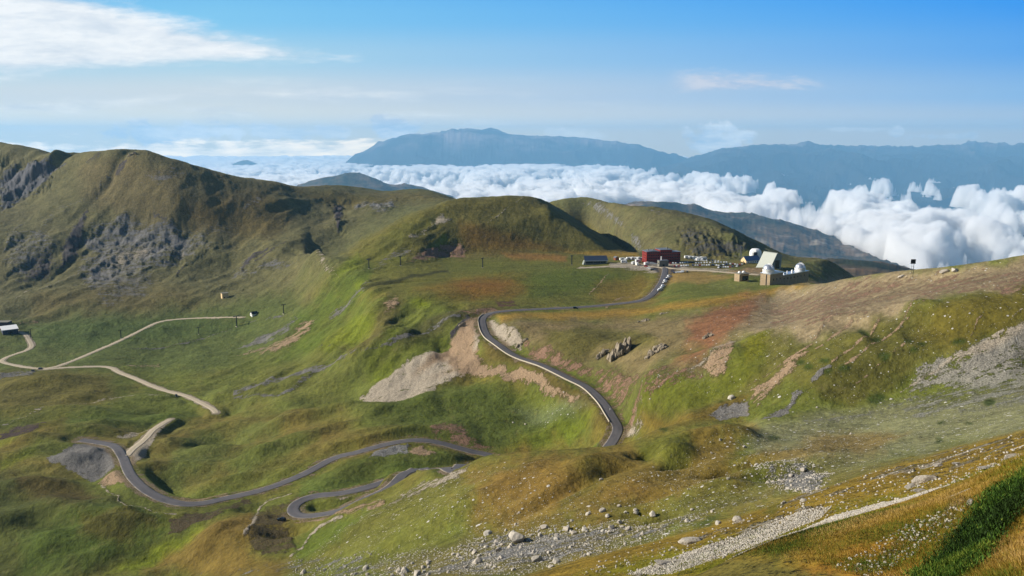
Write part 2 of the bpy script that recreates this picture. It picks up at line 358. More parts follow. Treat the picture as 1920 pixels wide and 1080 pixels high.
# ---- roads
def path(pts):
    out = []
    for p in pts:
        out.append(locate(p[0], p[1], p[2] if len(p) > 2 else None))
    return np.array(out)
def spline(P, step):
    # centripetal-ish Catmull-Rom, resampled at even steps
    P = np.vstack([2*P[0]-P[1], P, 2*P[-1]-P[-2]]); o = []
    for i in range(1, len(P)-2):
        p0, p1, p2, p3 = P[i-1], P[i], P[i+1], P[i+2]
        n = max(4, int(np.linalg.norm(p2-p1)/step)+2)
        t = np.linspace(0, 1, n, endpoint=False)[:, None]
        o.append(0.5*((2*p1)+(-p0+p2)*t+(2*p0-5*p1+4*p2-p3)*t*t+(-p0+3*p1-3*p2+p3)*t**3))
    o = np.vstack(o + [P[-2][None]])
    d = np.concatenate([[0], np.cumsum(np.linalg.norm(np.diff(o, axis=0), axis=1))])
    q = np.arange(0, d[-1], step)
    o = np.stack([np.interp(q, d, o[:, k]) for k in (0, 1)], 1)
    k = np.hanning(9); k /= k.sum()
    pp = np.pad(o, ((4, 4), (0, 0)), 'edge')
    return np.stack([np.convolve(pp[:, c], k, 'valid') for c in (0, 1)], 1)
ASPHALT = [
 [(1246,500),(1247,508),(1245,518),(1240,530),(1231,543),(1218,556),(1195,565),(1150,571),(1100,575),(1050,578),(1000,580),(960,582),(935,584),(917,588),(905,597),(905,608),(909,622),(920,638),(950,657),(990,675),(1033,692),(1070,710),(1100,727),(1123,747),(1143,770),(1155,793),(1158,826),(1150,0,408),(1110,0,398),(1060,0,392),(1000,0,389),(945,0,387),(895,0,380),(868,0,372),(845,872),(790,887),(740,910),(690,933),(640,957),(600,968),(567,969),(550,960),(556,948),(593,933),(640,922),(693,911),(740,0,418),(800,0,424),(860,0,430),(905,0,440),(928,0,450),(913,857,458),(887,850),(853,837),(807,827),(767,825),(723,833),(673,847),(627,860),(567,890),(500,917),(433,933),(383,943),(343,945),(300,933),(267,913),(243,887),(230,857),(213,838),(187,832),(165,829),(148,827)],
]
GRAVEL = [
 ([(-60,612),(0,616),(30,620),(47,627),(60,648),(50,657),(20,667),(3,677),(20,683),(60,690),(90,691)], 4.6),
 ([(70,692),(100,689),(133,678),(183,657),(233,635),(273,615),(300,603),(340,598),(383,596),(460,594)], 4.4),
 ([(77,693),(133,689),(200,688),(227,700),(253,712),(283,725),(317,735),(350,742),(377,752),(400,765),(406,775)], 4.8),
 ([(322,787),(313,791),(288,806),(270,826),(250,842),(236,856)], 4.8),
 ([(1246,500),(1290,506),(1330,508),(1380,512),(1430,516)], 5.0),
 ([(1246,502),(1200,497),(1150,499),(1080,503)], 4.0),
]
ZR = ZM.copy()
WROAD = np.full(ZM.shape, 999.0)      # distance to the nearest carriageway edge
WGRAV = np.full(ZM.shape, 999.0)
def carve(P, half, D, blend, sm, cut=1.0):
    z = sample(ZM, P[:, 0], P[:, 1])
    n = sm; k = np.hanning(2*n+3)[1:-1]; k /= k.sum()
    z = np.convolve(np.pad(z, (n, n), 'edge'), k, 'valid')
    best = {}
    reach = half+blend
    num = np.zeros(ZM.shape, np.float32); 
    dmin = np.full(ZM.shape, 999.0); zz = np.zeros(ZM.shape)
    for m in range(len(P)-1):
        a = P[m]; b = P[m+1]; y0 = min(a[1], b[1])-reach; y1 = max(a[1], b[1])+reach
        i0, i1 = np.searchsorted(T_AX, [math.log(max(y0, 2)), math.log(y1)])
        xs = [(min(a[0], b[0])-reach), (max(a[0], b[0])+reach)]
        sl = min(xs[0]/y0, xs[0]/y1); sr = max(xs[1]/y0, xs[1]/y1)
        j0, j1 = np.searchsorted(S_AX, [sl, sr])
        if i1 <= i0 or j1 <= j0: continue
        X = XX[i0:i1, j0:j1]; Y = YY[i0:i1, j0:j1]
        d = b-a; t = np.clip(((X-a[0])*d[0]+(Y-a[1])*d[1])/(d@d), 0, 1)
        dist = np.hypot(X-a[0]-t*d[0], Y-a[1]-t*d[1])
        sub = dmin[i0:i1, j0:j1]; m_ = dist < sub
        sub[m_] = dist[m_]; zz[i0:i1, j0:j1][m_] = (z[m]+(z[m+1]-z[m])*t)[m_]
    w = 1-smooth(half, half+blend, dmin)
    w = np.where(dmin < 900, w, 0)
    ZR[:] = ZR*(1-w)+zz*w
    D[:] = np.minimum(D, dmin-half)
    return z
ROADS = []
for pts in ASPHALT:
    P = spline(path(pts), 2.0)
    carve(P, 5.0, WROAD, 10.0, 16)
    ROADS.append((P, 3.1, 'road'))
for pts, w in GRAVEL:
    P = spline(path(pts), 2.5)
    carve(P, w/2+0.6, WGRAV, 5.0, 8)
    ROADS.append((P, w/2, 'gravel_road'))
# level pads for the car park and the buildings
PADS = [(1215,498,46,26),(1300,494,70,26),(1360,498,50,20),(1245,485,40,18),(1118,492,30,12),(1440,500,36,22),(1478,532,34,12),(1393,524,12,7),(12,625,30,14),(8,610,26,10)]
for (u, v, rx, ry) in PADS:
    x0, y0 = locate(u, v); z0 = float(sample(ZM, x0, y0))
    r = np.maximum(np.abs(XX-x0)/rx, np.abs(YY-y0)/ry)
    w = (1-smooth(0.75, 1.25, r))*0.9
    ZR = ZR*(1-w)+z0*w

# ---- surface patches: what grows or lies on the ground, read per place
VIS = GE >= np.maximum.accumulate(GE, axis=0) - 0.006
TINT = np.zeros(GE.shape+(3,)); STONE = np.zeros(GE.shape+(3,)); SAMT = np.zeros(GE.shape); SPECK = np.zeros(GE.shape)
def C(r, g, b, k=1.0): return np.array(srgb(r, g, b))*k
lnY = np.log(YY)
nA = fbm(XX, YY, 110, 4, 3); nB = fbm(XX, YY, 28, 4, 11); nC = fbm(XX, YY, 9, 3, 21); nBig = fbm(XX, YY, 330, 3, 31)
base_green = C(100, 110, 44); base_brown = C(118, 106, 50); far_green = C(98, 102, 62); far_brown = C(102, 100, 66)  # far tones greyer and lighter, with some distance haze put into the colour
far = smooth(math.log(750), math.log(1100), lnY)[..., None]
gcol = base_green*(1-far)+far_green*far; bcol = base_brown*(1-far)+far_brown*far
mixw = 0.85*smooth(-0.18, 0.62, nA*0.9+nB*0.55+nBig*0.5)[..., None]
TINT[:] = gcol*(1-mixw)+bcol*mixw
del gcol, bcol, mixw
STONE[:] = C(150, 142, 130)
WX = (fbm(PU, PV, 34, 3, 41)+.5*fbm(XX, YY, 12, 3, 45))*1.3; WY = (fbm(PU, PV, 34, 3, 57)+.5*fbm(XX, YY, 12, 3, 49))*1.3
WX2 = fbm(PU*0.8+PV, PV*2-PU*0.5, 9, 3, 43); WY2 = fbm(PU, PV, 8, 3, 59)
def polymask(poly, soft, warp):
    P = np.array(poly, float)
    m = soft+warp*1.5+2
    box = (PU > P[:, 0].min()-m) & (PU < P[:, 0].max()+m) & (PV > P[:, 1].min()-m) & (PV < P[:, 1].max()+m) & VIS
    I = np.nonzero(box)
    x = PU[I]+WX[I]*warp+WX2[I]*warp*0.6; y = PV[I]+WY[I]*warp*0.7+WY2[I]*warp*0.4
    dm = np.full(x.shape, 1e9); ins = np.zeros(x.shape, bool)
    n = len(P)
    for k in range(n):
        a = P[k]; b = P[(k+1) % n]; d = b-a
        t = np.clip(((x-a[0])*d[0]+(y-a[1])*d[1])/max(d@d, 1e-6), 0, 1)
        dm = np.minimum(dm, np.hypot(x-a[0]-t*d[0], y-a[1]-t*d[1]))
        cr = ((a[1] > y) != (b[1] > y)) & (x < (b[0]-a[0])*(y-a[1])/((b[1]-a[1]) if b[1] != a[1] else 1e-9)+a[0])
        ins ^= cr
    sd = np.where(ins, dm, -dm)
    return I, smooth(-soft, soft, sd)
def linemask(pts, w, soft, warp):
    P = np.array(pts, float); m = w+soft+warp*1.5+2
    box = (PU > P[:, 0].min()-m) & (PU < P[:, 0].max()+m) & (PV > P[:, 1].min()-m) & (PV < P[:, 1].max()+m) & VIS
    I = np.nonzero(box)
    x = PU[I]+WX[I]*warp+WX2[I]*warp*0.5; y = PV[I]+WY[I]*warp*0.7+WY2[I]*warp*0.3
    dm = np.full(x.shape, 1e9)
    for k in range(len(P)-1):
        a = P[k]; b = P[k+1]; d = b-a
        t = np.clip(((x-a[0])*d[0]+(y-a[1])*d[1])/max(d@d, 1e-6), 0, 1)
        dm = np.minimum(dm, np.hypot(x-a[0]-t*d[0], y-a[1]-t*d[1]))
    return I, 1-smooth(w-soft, w+soft, dm)
def patch(kind, col, amt, pts, soft=8, warp=8, line=None, speck=None):
    if kind == 's' and line is None: soft = soft*1.9; warp = warp*1.25; amt = min(1.0, amt*1.04)
    if kind == 'g': soft = soft*1.4
    I, m = (polymask(pts, soft, warp) if line is None else linemask(pts, line, soft, warp))
    m = m*amt
    if kind == 'g':
        TINT[I] = TINT[I]*(1-m[:, None]) + col*m[:, None]
        if speck is not None: SPECK[I] = SPECK[I]*(1-m)+speck*m
    else:
        k = m/np.maximum(np.maximum(SAMT[I], m), 1e-6)
        STONE[I] = STONE[I]*(1-k[:, None]) + col*k[:, None]
        SAMT[I] = np.maximum(SAMT[I], m)
        if speck is not None: SPECK[I] = np.maximum(SPECK[I], speck*(m/max(amt, 1e-6)))

G_LIME = C(114, 130, 26); G_GREEN = C(92, 98, 36); G_DEEP = C(48, 66, 22); G_OLIVE = C(92, 92, 34); G_ORANGE = C(134, 94, 32); G_BROWN = C(120, 92, 40); G_OCHRE = C(138, 118, 42)
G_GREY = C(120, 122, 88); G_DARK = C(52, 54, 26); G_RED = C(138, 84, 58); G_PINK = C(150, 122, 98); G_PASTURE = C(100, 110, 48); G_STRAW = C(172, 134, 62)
S_PALE = C(196, 182, 160); S_TAN = C(186, 158, 126); S_GREY = C(140, 136, 130); S_ROCK = C(150, 148, 144); S_WHITE = C(214, 206, 196); S_DARK = C(92, 86, 86); S_BLUE = C(136, 134, 132); S_PINK = C(166, 132, 108)
g, s = 'g', 's'
PATCHES = [
 # broad ground cover, far to near
 (g, C(104,102,66), .7, [(-80,260),(330,290),(640,345),(700,400),(620,470),(560,540),(300,600),(-80,620)], 30, 20),
 (g, C(114,104,68), .6, [(150,300),(260,285),(420,330),(560,355),(480,380),(420,450),(330,430),(240,420),(160,370)], 20, 14),
 (g, C(104,94,48), .6, [(560,362),(700,368),(780,360),(845,372),(700,395),(620,392)], 8, 6),
 (g, C(98,84,42), .6, [(330,380),(480,370),(560,400),(500,450),(420,440),(350,420)], 14, 12),
 (g, C(108,96,52), .45, [(60,560),(200,540),(330,545),(400,570),(280,590),(130,590),(60,600)], 14, 10),
 (g, C(88,102,50), .8, [(-40,600),(300,580),(560,560),(600,600),(520,660),(380,700),(200,690),(-40,700)], 14, 10),
 (g, C(78,98,46), .6, [(60,610),(250,595),(420,600),(470,610),(300,640),(180,655),(60,650)], 10, 8),
 (g, G_PASTURE, .8, [(380,700),(560,650),(700,700),(720,780),(860,790),(900,820),(700,820),(500,770),(380,760)], 20, 14),
 (g, C(106,96,44), .7, [(-40,700),(110,690),(210,710),(220,745),(120,770),(-40,780)], 12, 8),
 (g, C(120,106,54), .5, [(290,800),(420,780),(560,775),(680,800),(650,840),(500,900),(360,915),(290,880)], 12, 10),
 (g, C(92,108,48), .7, [(360,820),(470,800),(540,800),(480,840),(400,880),(330,905),(300,890)], 12, 14),
 (g, C(90,110,46), .6, [(420,870),(520,840),(600,830),(520,880),(440,905)], 8, 10),
 (g, C(74,82,36), .8, [(-60,900),(120,890),(240,935),(330,1000),(300,1090),(-60,1100)], 20, 16),
 (g, C(92,74,36), .6, [(20,900),(150,895),(200,930),(120,960),(30,940)], 14, 12),
 (g, C(76,96,32), .7, [(60,1010),(200,960),(300,970),(320,1010),(220,1060),(100,1090),(40,1080)], 16, 18),
 (g, C(96,84,38), .55, [(150,985),(250,975),(300,990),(240,1030),(160,1030)], 10, 16),
 (g, G_LIME, .7, [(200,1085),(300,1030),(380,1000),(390,1012),(330,1050),(260,1085)], 8, 8),
 (g, C(118,100,46), .8, [(400,1000),(470,960),(490,1000),(470,1040),(560,1050),(520,1085),(270,1085),(330,1040)], 10, 8),
 (g, C(86,102,36), .8, [(230,770),(360,760),(375,775),(300,790),(120,800),(60,795)], 8, 8),
 (g, C(108,96,36), .6, [(0,800),(120,780),(130,800),(60,840),(0,860)], 8, 8),
 (g, G_LIME, .55, [(0,870),(60,850),(80,840),(60,860),(0,885)], 4, 4),
 (g, G_LIME, .5, [(0,825),(50,808),(70,815),(20,836),(0,840)], 4, 4),
 # central hill
 (g, C(106,102,46), .85, [(640,480),(700,440),(760,408),(840,376),(940,367),(1015,371),(1060,395),(1180,472),(960,475),(850,480),(700,500)], 6, 4),
 (g, C(96,94,46), .7, [(940,385),(1015,375),(1100,440),(1160,472),(960,462),(900,430)], 14, 8),
 (g, C(112,86,38), .7, [(860,420),(960,440),(1060,465),(980,474),(870,470)], 10, 8),
 (g, G_GREEN, .7, [(620,540),(700,450),(780,410),(830,400),(780,450),(720,500),(660,560)], 14, 10),
 (g, G_LIME, .55, [(640,500),(665,480),(680,490),(650,520),(630,530)], 6, 6),
 (g, C(84,104,32), .7, [(560,600),(640,520),(700,500),(690,540),(660,600),(600,660),(520,680)], 12, 10),
 (g, G_LIME, .6, [(700,500),(760,480),(750,505),(705,515)], 5, 5),
 (g, G_LIME, .65, [(600,660),(640,620),(670,595),(712,590),(700,615),(660,640),(610,668)], 7, 8),
 (g, G_LIME, .75, [(668,530),(680,524),(690,540),(676,550)], 4, 5),
 (g, G_LIME, .8, [(760,545),(775,540),(812,565),(800,580),(775,570)], 4, 5),
 (g, G_LIME, .6, [(800,470),(830,440),(838,455),(820,475)], 4, 4),
 (g, G_LIME, .5, [(690,690),(740,640),(800,628),(830,640),(760,670),(712,712)], 8, 10),
 (g, C(100,88,52), .6, [(700,600),(730,550),(760,560),(720,640),(660,680),(650,660)], 10, 10),
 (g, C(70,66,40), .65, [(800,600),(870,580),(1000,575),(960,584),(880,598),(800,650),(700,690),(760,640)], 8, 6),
 # plateau
 (g, C(104,106,44), .9, [(700,492),(850,485),(1079,478),(1220,490),(1235,520),(1215,552),(1080,572),(850,575),(760,560),(690,545)], 6, 4),
 (g, G_ORANGE, .45, [(780,545),(880,520),(980,515),(1010,535),(960,560),(860,558)], 9, 8),
 (g, C(150,84,36), .3, [(850,540),(900,525),(960,530),(940,548),(880,552)], 8, 8),
 (g, C(80,98,34), .7, [(960,520),(1080,500),(1180,510),(1200,540),(1100,550),(1000,556)], 9, 8),
 (g, C(128,104,44), .55, [(1120,530),(1200,515),(1226,530),(1200,560),(1120,565)], 8, 8),
 (g, C(148,108,58), .7, [(940,476),(1060,478),(1060,490),(960,486)], 3, 3),
 (g, C(96,104,44), .6, [(820,490),(1060,494),(1060,508),(840,510)], 3, 3),
 (g, C(150,124,52), .9, [(930,590),(1100,583),(1210,577),(1300,563),(1440,543),(1540,531),(1480,548),(1400,560),(1300,578),(1100,597),(1000,600),(940,604)], 4, 3),
 (g, C(82,96,34), .6, [(950,600),(1010,594),(1020,600),(960,612)], 4, 4),
 (g, C(150,124,52), .8, [(1190,470),(1060,470),(1130,480),(1200,484)], 3, 3),
 (g, C(96,106,46), .8, [(1240,535),(1300,520),(1400,525),(1430,540),(1340,552),(1230,562)], 5, 5),
 (g, C(150,128,72), .8, [(1255,512),(1330,510),(1380,520),(1320,530),(1250,530)], 4, 4),
 (g, C(112,118,60), .6, [(1330,525),(1430,528),(1400,545),(1320,540)], 4, 4),
 # right hillside
 (g, C(148,136,104), .95, [(1420,560),(1540,532),(1640,516),(1800,500),(1960,474),(1960,545),(1760,560),(1640,610),(1520,640),(1400,640),(1380,600)], 12, 14),
 (g, C(126,112,80), .8, [(930,600),(1100,602),(1300,585),(1400,565),(1440,580),(1380,640),(1300,700),(1200,720),(1130,700),(1000,650)], 10, 10),
 (g, G_RED, .6, [(1290,600),(1380,560),(1440,556),(1400,590),(1350,640),(1310,680),(1240,700),(1290,650)], 10, 12),
 (g, C(92,92,40), .8, [(1020,625),(1100,615),(1200,625),(1240,650),(1160,665),(1080,680),(1020,655)], 8, 10),
 (g, C(100,106,52), .7, [(1110,680),(1200,690),(1300,640),(1320,650),(1230,710),(1160,740)], 8, 10),
 (g, C(94,92,42), .8, [(1330,700),(1440,628),(1510,650),(1640,600),(1760,580),(1960,540),(1960,590),(1860,640),(1720,700),(1600,760),(1480,720),(1400,760),(1340,780),(1200,790),(1180,760)], 12, 14),
 (g, C(98,108,32), .7, [(1180,760),(1280,710),(1340,700),(1420,640),(1440,628),(1440,670),(1380,720),(1280,760),(1190,785)], 8, 8),
 (g, C(118,120,30), .6, [(1390,650),(1430,628),(1445,640),(1430,665),(1400,680)], 6, 6),
 (g, C(104,88,36), .75, [(1180,790),(1300,770),(1400,740),(1380,780),(1300,785),(1200,815)], 8, 8),
 (g, C(104,96,34), .65, [(1740,590),(1960,520),(1960,600),(1800,650),(1720,650)], 16, 14),
 (g, C(128,132,92), .95, [(1400,800),(1560,770),(1760,760),(1960,720),(1960,800),(1780,840),(1600,880),(1480,880),(1420,850)], 14, 10),
 (g, C(124,104,52), .7, [(1430,850),(1560,810),(1700,820),(1640,860),(1500,880),(1400,880)], 10, 10),
 # slope below the upper road
 (g, C(98,86,44), .8, [(900,640),(950,668),(1040,710),(1110,760),(1150,830),(1110,830),(1080,780),(1000,710),(920,680)], 5, 6),
 (g, C(84,98,40), .8, [(700,780),(840,710),(920,720),(1000,760),(1080,780),(1120,830),(940,850),(880,820),(760,800)], 12, 10),
 (g, C(108,122,30), .6, [(960,840),(1020,800),(1090,780),(1120,800),(1060,830),(960,855)], 10, 10),
 (g, C(110,122,84), .5, [(960,760),(1060,750),(1100,775),(1000,795)], 10, 10),
 (g, C(80,100,40), .7, [(560,900),(660,870),(760,850),(880,855),(860,880),(740,895),(640,915),(560,940)], 5, 4),
 # brown hump in front
 (g, C(124,106,48), .85, [(860,880),(1000,850),(1170,828),(1300,786),(1400,800),(1410,830),(1380,870),(1440,920),(1380,960),(1260,960),(1140,975),(1000,1000),(900,990),(840,950),(860,900)], 30, 34),
 (g, C(126,98,46), .4, [(940,900),(1040,880),(1080,900),(1040,940),(960,960),(900,950)], 16, 16),
 (g, C(130,100,46), .45, [(1080,940),(1180,910),(1280,930),(1240,960),(1140,970)], 12, 12),
 (g, C(92,92,34), .6, [(1040,930),(1110,890),(1080,880),(1120,870),(1140,890),(1100,930),(1050,960)], 8, 10),
 (g, C(90,104,36), .7, [(1200,830),(1280,810),(1300,850),(1260,880),(1200,860)], 10, 10),
 (g, C(108,112,48), .85, [(560,1000),(700,930),(850,885),(880,930),(860,980),(800,1020),(680,1060),(560,1060)], 26, 26),
 (g, C(86,104,34), .85, [(540,1030),(620,985),(690,960),(640,1020),(560,1060)], 8, 8),
 (g, C(114,108,60), .8, [(900,1000),(1080,990),(1240,960),(1340,930),(1450,900),(1560,880),(1640,880),(1340,960),(1180,1020),(1080,1060),(980,1085),(760,1085),(700,1060)], 12, 12),
 (g, C(96,104,40), .6, [(1100,940),(1280,930),(1350,900),(1430,920),(1330,960),(1200,980)], 12, 12),
 # fore slope
 (g, G_OCHRE, .92, [(960,1090),(1083,1050),(1233,1013),(1493,930),(1780,845),(1960,795),(1960,1090)], 5, 4),
 (g, C(112,118,22), .8, [(1080,1085),(1180,1060),(1220,1040),(1300,1030),(1380,1010),(1560,980),(1560,960),(1760,930),(1800,900),(1960,860),(1960,890),(1820,930),(1700,950),(1560,990),(1360,1090)], 10, 14),
 (g, G_GREEN, .8, [(1380,1085),(1500,1040),(1620,995),(1700,980),(1720,990),(1640,1015),(1520,1060),(1450,1090)], 7, 10),
 (g, C(60,78,28), .8, [(1735,1090),(1750,1058),(1800,1024),(1845,985),(1960,880),(1960,900),(1880,972),(1832,1020),(1785,1090)], 4, 6),
 (g, G_STRAW, .8, [(1830,1090),(1860,1030),(1960,930),(1960,1090)], 8, 10),
 (g, C(150,106,36), .7, [(1500,1090),(1640,1040),(1740,1000),(1780,1010),(1730,1050),(1700,1090)], 8, 12),
 (g, G_GREEN, .7, [(1430,965),(1440,950),(1470,938),(1480,945),(1450,965)], 3, 4),
 (g, C(60,78,28), .7, [(1300,990),(1330,965),(1350,962),(1330,985)], 3, 4),
]
STONES = [
 (s, S_PALE, .86, [(850,640),(895,600),(905,650),(880,700),(820,722),(765,752),(690,764),(676,742),(716,706),(790,668)], 4, 6),
 (s, S_BLUE, .68, [(230,400),(330,420),(420,470),(330,490),(290,520),(200,560),(150,540),(160,440)], 16, 14),
 (s, S_BLUE, .56, [(0,440),(60,420),(150,370),(160,380),(90,430),(120,450),(110,500),(60,540),(0,530)], 14, 12),
 (s, S_GREY, .62, [(270,320),(340,315),(360,340),(300,350),(270,340)], 10, 8),
 (s, S_GREY, .58, [(140,540),(250,500),(310,520),(260,560),(180,580)], 10, 12),
 (s, C(150,144,136), .85, [(10,350),(60,330),(90,320),(40,360),(0,400)], 8, 8),
 (s, C(112,112,116), .9, [(0,310),(60,300),(120,300),(80,360),(0,400)], 8, 8),
 (s, S_PALE, .66, [(200,490),(270,465),(278,475),(220,500)], 5, 5),
 (s, S_BLUE, .56, [(430,510),(470,490),(480,505),(460,530),(430,525)], 5, 6),
 (s, S_BLUE, .6, [(470,510),(500,490),(560,490),(540,505),(490,515),(470,530)], 6, 6),
 (s, S_BLUE, .46, [(360,430),(440,420),(440,445),(380,450)], 6, 6),
 (s, S_GREY, .6, [(450,380),(490,372),(490,390),(460,392)], 5, 5),
 (s, S_DARK, .8, [(620,385),(645,385),(645,400),(638,440),(628,430)], 3, 4),
 (s, S_ROCK, .75, [(660,385),(740,378),(750,392),(700,400),(660,400)], 5, 6),
 (s, S_DARK, .85, [(155,400),(168,385),(160,440),(140,490),(108,500),(125,460)], 4, 4),
 (s, S_DARK, .7, [(62,490),(100,470),(95,510),(40,540)], 6, 6),
 (s, S_PALE, .6, [(572,470),(600,480),(632,510),(640,525),(620,520),(600,500)], 5, 5),
 (s, S_TAN, .72, [(530,640),(580,600),(600,605),(540,660),(440,665)], 5, 5),
 (s, S_GREY, .7, [(430,660),(560,600),(575,600),(500,650)], 4, 5),
 (s, S_PINK, .78, [(770,490),(800,465),(860,455),(872,470),(868,482),(800,488),(760,495)], 4, 4),
 (s, S_PALE, .66, [(775,440),(830,400),(842,412),(800,440),(760,455)], 5, 6),
 (s, S_GREY, .6, [(690,510),(720,480),(790,450),(770,480),(720,505)], 5, 6),
 (s, S_GREY, .66, [(640,560),(690,520),(700,530),(650,580),(600,610)], 6, 8),
 (s, S_TAN, .72, [(720,570),(745,555),(750,575),(720,590)], 4, 5),
 (s, S_PINK, .6, [(850,600),(940,585),(920,578),(860,588),(820,600)], 3, 4),
 (s, C(110,84,66), .72, [(925,564),(960,560),(975,574),(935,578)], 3, 4),
 (s, S_TAN, .92, [(870,600),(898,592),(896,630),(890,655),(905,660),(880,680),(820,700),(760,715),(775,700),(820,660),(850,630)], 5, 6),
 (s, S_PALE, .9, [(775,700),(840,670),(850,690),(800,710),(765,730),(720,752),(688,742),(705,715),(750,700)], 5, 5),
 (s, S_TAN, .9, [(850,668),(900,670),(960,700),(1010,715),(1050,735),(1092,765),(1080,770),(1040,745),(980,725),(920,700),(860,695)], 5, 7),
 (s, S_PALE, .82, [(915,590),(940,605),(960,615),(985,640),(980,655),(950,645),(925,630),(912,605)], 4, 4),
 (s, S_PINK, .7, [(985,640),(1030,655),(1090,680),(1130,695),(1100,700),(1040,685),(990,665)], 5, 6),
 (s, S_PINK, .62, [(1100,700),(1190,680),(1230,700),(1180,730),(1130,740)], 7, 7),
 (s, S_PINK, .6, [(1160,740),(1240,700),(1320,690),(1300,710),(1200,760),(1170,780)], 6, 7),
 (s, S_TAN, .78, [(1310,690),(1370,635),(1385,640),(1360,690),(1330,700)], 4, 5),
 (s, S_PALE, .7, [(1165,780),(1180,775),(1205,800),(1195,820),(1172,828)], 3, 5),
 (s, S_GREY, .9, [(1322,775),(1360,756),(1405,755),(1408,782),(1350,786)], 3, 4),
 (s, S_GREY, .82, [(1420,790),(1450,770),(1500,730),(1510,735),(1470,780),(1430,790)], 4, 6),
 (s, S_TAN, .68, [(1405,720),(1500,655),(1520,655),(1480,700),(1430,760),(1408,770)], 5, 7),
 (s, C(172,166,152), .74, [(1720,700),(1800,660),(1960,580),(1960,720),(1860,740),(1760,740),(1700,750)], 8, 8),
 (s, S_PALE, .72, [(1770,680),(1960,585),(1960,600),(1800,690)], 4, 5),
 (s, C(160,158,140), .6, [(1500,790),(1720,740),(1960,700),(1960,760),(1700,790),(1520,800)], 10, 10),
 (s, S_PINK, .55, [(1430,570),(1560,535),(1960,485),(1960,545),(1700,570),(1560,620),(1430,630)], 10, 10),
 (s, S_PALE, .78, [(690,980),(760,920),(840,880),(885,870),(860,905),(800,925),(740,950)], 6, 8),
 (s, S_GREY, .9, [(83,868),(115,850),(150,833),(180,832),(200,838),(219,862),(215,880),(170,893),(140,885),(100,875)], 2, 2),
 (s, S_PALE, .92, [(235,840),(262,835),(270,815),(300,795),(312,795),(290,820),(285,840),(268,858),(250,872),(244,860)], 3, 3),
 (s, S_TAN, .85, [(180,895),(222,875),(232,890),(238,905),(215,905)], 3, 4),
 (s, S_PALE, .8, [(215,818),(250,802),(280,800),(262,810),(230,822)], 3, 4),
 (s, S_TAN, .7, [(325,938),(380,930),(430,925),(440,932),(380,940),(335,941)], 2, 3),
 (s, S_PINK, .65, [(820,802),(860,800),(880,825),(940,850),(930,855),(880,845),(800,818)], 5, 6),
 (s, S_TAN, .68, [(765,845),(790,842),(820,862),(800,868),(770,858)], 3, 5),
 (s, S_ROCK, .75, [(705,848),(765,842),(765,858),(690,868)], 3, 4),
 (s, C(96,84,60), .78, [(310,975),(470,935),(480,945),(400,985),(320,1010)], 4, 6),
 (s, C(104,92,62), .7, [(470,965),(500,950),(545,945),(540,1000),(560,1040),(470,1040),(460,1020)], 5, 6),
 (s, S_TAN, .65, [(575,925),(630,920),(620,928),(580,938)], 2, 3),
 (s, S_GREY, .6, [(590,950),(640,935),(700,925),(660,945),(610,960),(575,955)], 3, 3),
 (s, C(96,80,74), .72, [(0,800),(50,785),(95,783),(90,800),(20,822),(0,825)], 4, 4),
 (s, S_DARK, .5, [(160,822),(200,825),(205,830),(170,830)], 2, 2),
 (s, S_GREY, .75, [(0,700),(40,695),(80,692),(60,705),(0,716)], 3, 3),
 (s, S_TAN, .7, [(220,685),(300,680),(300,688),(240,690)], 2, 2),
 (s, S_PINK, .6, [(40,600),(75,596),(70,606),(30,612)], 3, 3),
 (s, S_PALE, .85, [(1145,492),(1250,488),(1290,500),(1400,505),(1450,510),(1440,520),(1370,512),(1280,510),(1230,512),(1140,502)], 3, 2),
 (s, C(80,76,80), .9, [(1225,496),(1275,500),(1262,512),(1250,518),(1235,512),(1222,504)], 2, 1),
 (s, C(180,150,110), .85, [(1340,515),(1400,500),(1460,505),(1450,520),(1390,512)], 3, 3),
 (s, S_PALE, .7, [(1085,497),(1150,500),(1150,503),(1085,503)], 2, 1),
 (s, C(104,102,96), .6, [(1270,430),(1330,425),(1375,440),(1410,455),(1390,485),(1330,485),(1290,480),(1280,455)], 8, 8),
 (s, S_ROCK, .62, [(1180,440),(1200,435),(1205,470),(1185,474)], 4, 5),
 (s, S_ROCK, .55, [(1080,372),(1130,375),(1180,430),(1160,430)], 4, 5),
 (s, S_GREY, .5, [(1200,390),(1270,395),(1260,404),(1200,400)], 4, 5),
 (s, S_ROCK, .72, [(1400,900),(1500,880),(1560,895),(1520,930),(1470,915),(1430,905)], 5, 5),
 (s, S_ROCK, .6, [(900,1010),(1000,990),(1200,985),(1330,960),(1250,1000),(1100,1040),(980,1075),(900,1040)], 8, 10),
 (s, S_ROCK, .45, [(250,1085),(450,1060),(700,1040),(900,1030),(980,1085)], 8, 10),
 (s, C(176,166,150), .8, [(1360,1085),(1500,1010),(1560,975),(1660,955),(1780,938),(1800,940),(1700,965),(1600,990),(1540,1020),(1440,1060),(1390,1085)], 4, 7),
 (s, C(170,160,142), .66, [(1170,1085),(1280,1040),(1380,1010),(1500,960),(1560,950),(1540,975),(1400,1035),(1260,1085)], 5, 10),
 (s, C(176,166,146), .5, [(1280,1010),(1400,990),(1500,930),(1640,890),(1760,850),(1960,800),(1960,830),(1800,880),(1640,910),(1520,955),(1400,1010),(1280,1040)], 6, 12),
 (s, C(164,138,100), .56, [(1560,1090),(1640,1050),(1740,1000),(1800,965),(1830,980),(1790,1010),(1700,1050),(1640,1090)], 5, 12),
 (s, C(176,166,146), .46, [(1700,900),(1860,860),(1900,870),(1800,910),(1720,920)], 5, 10),
]
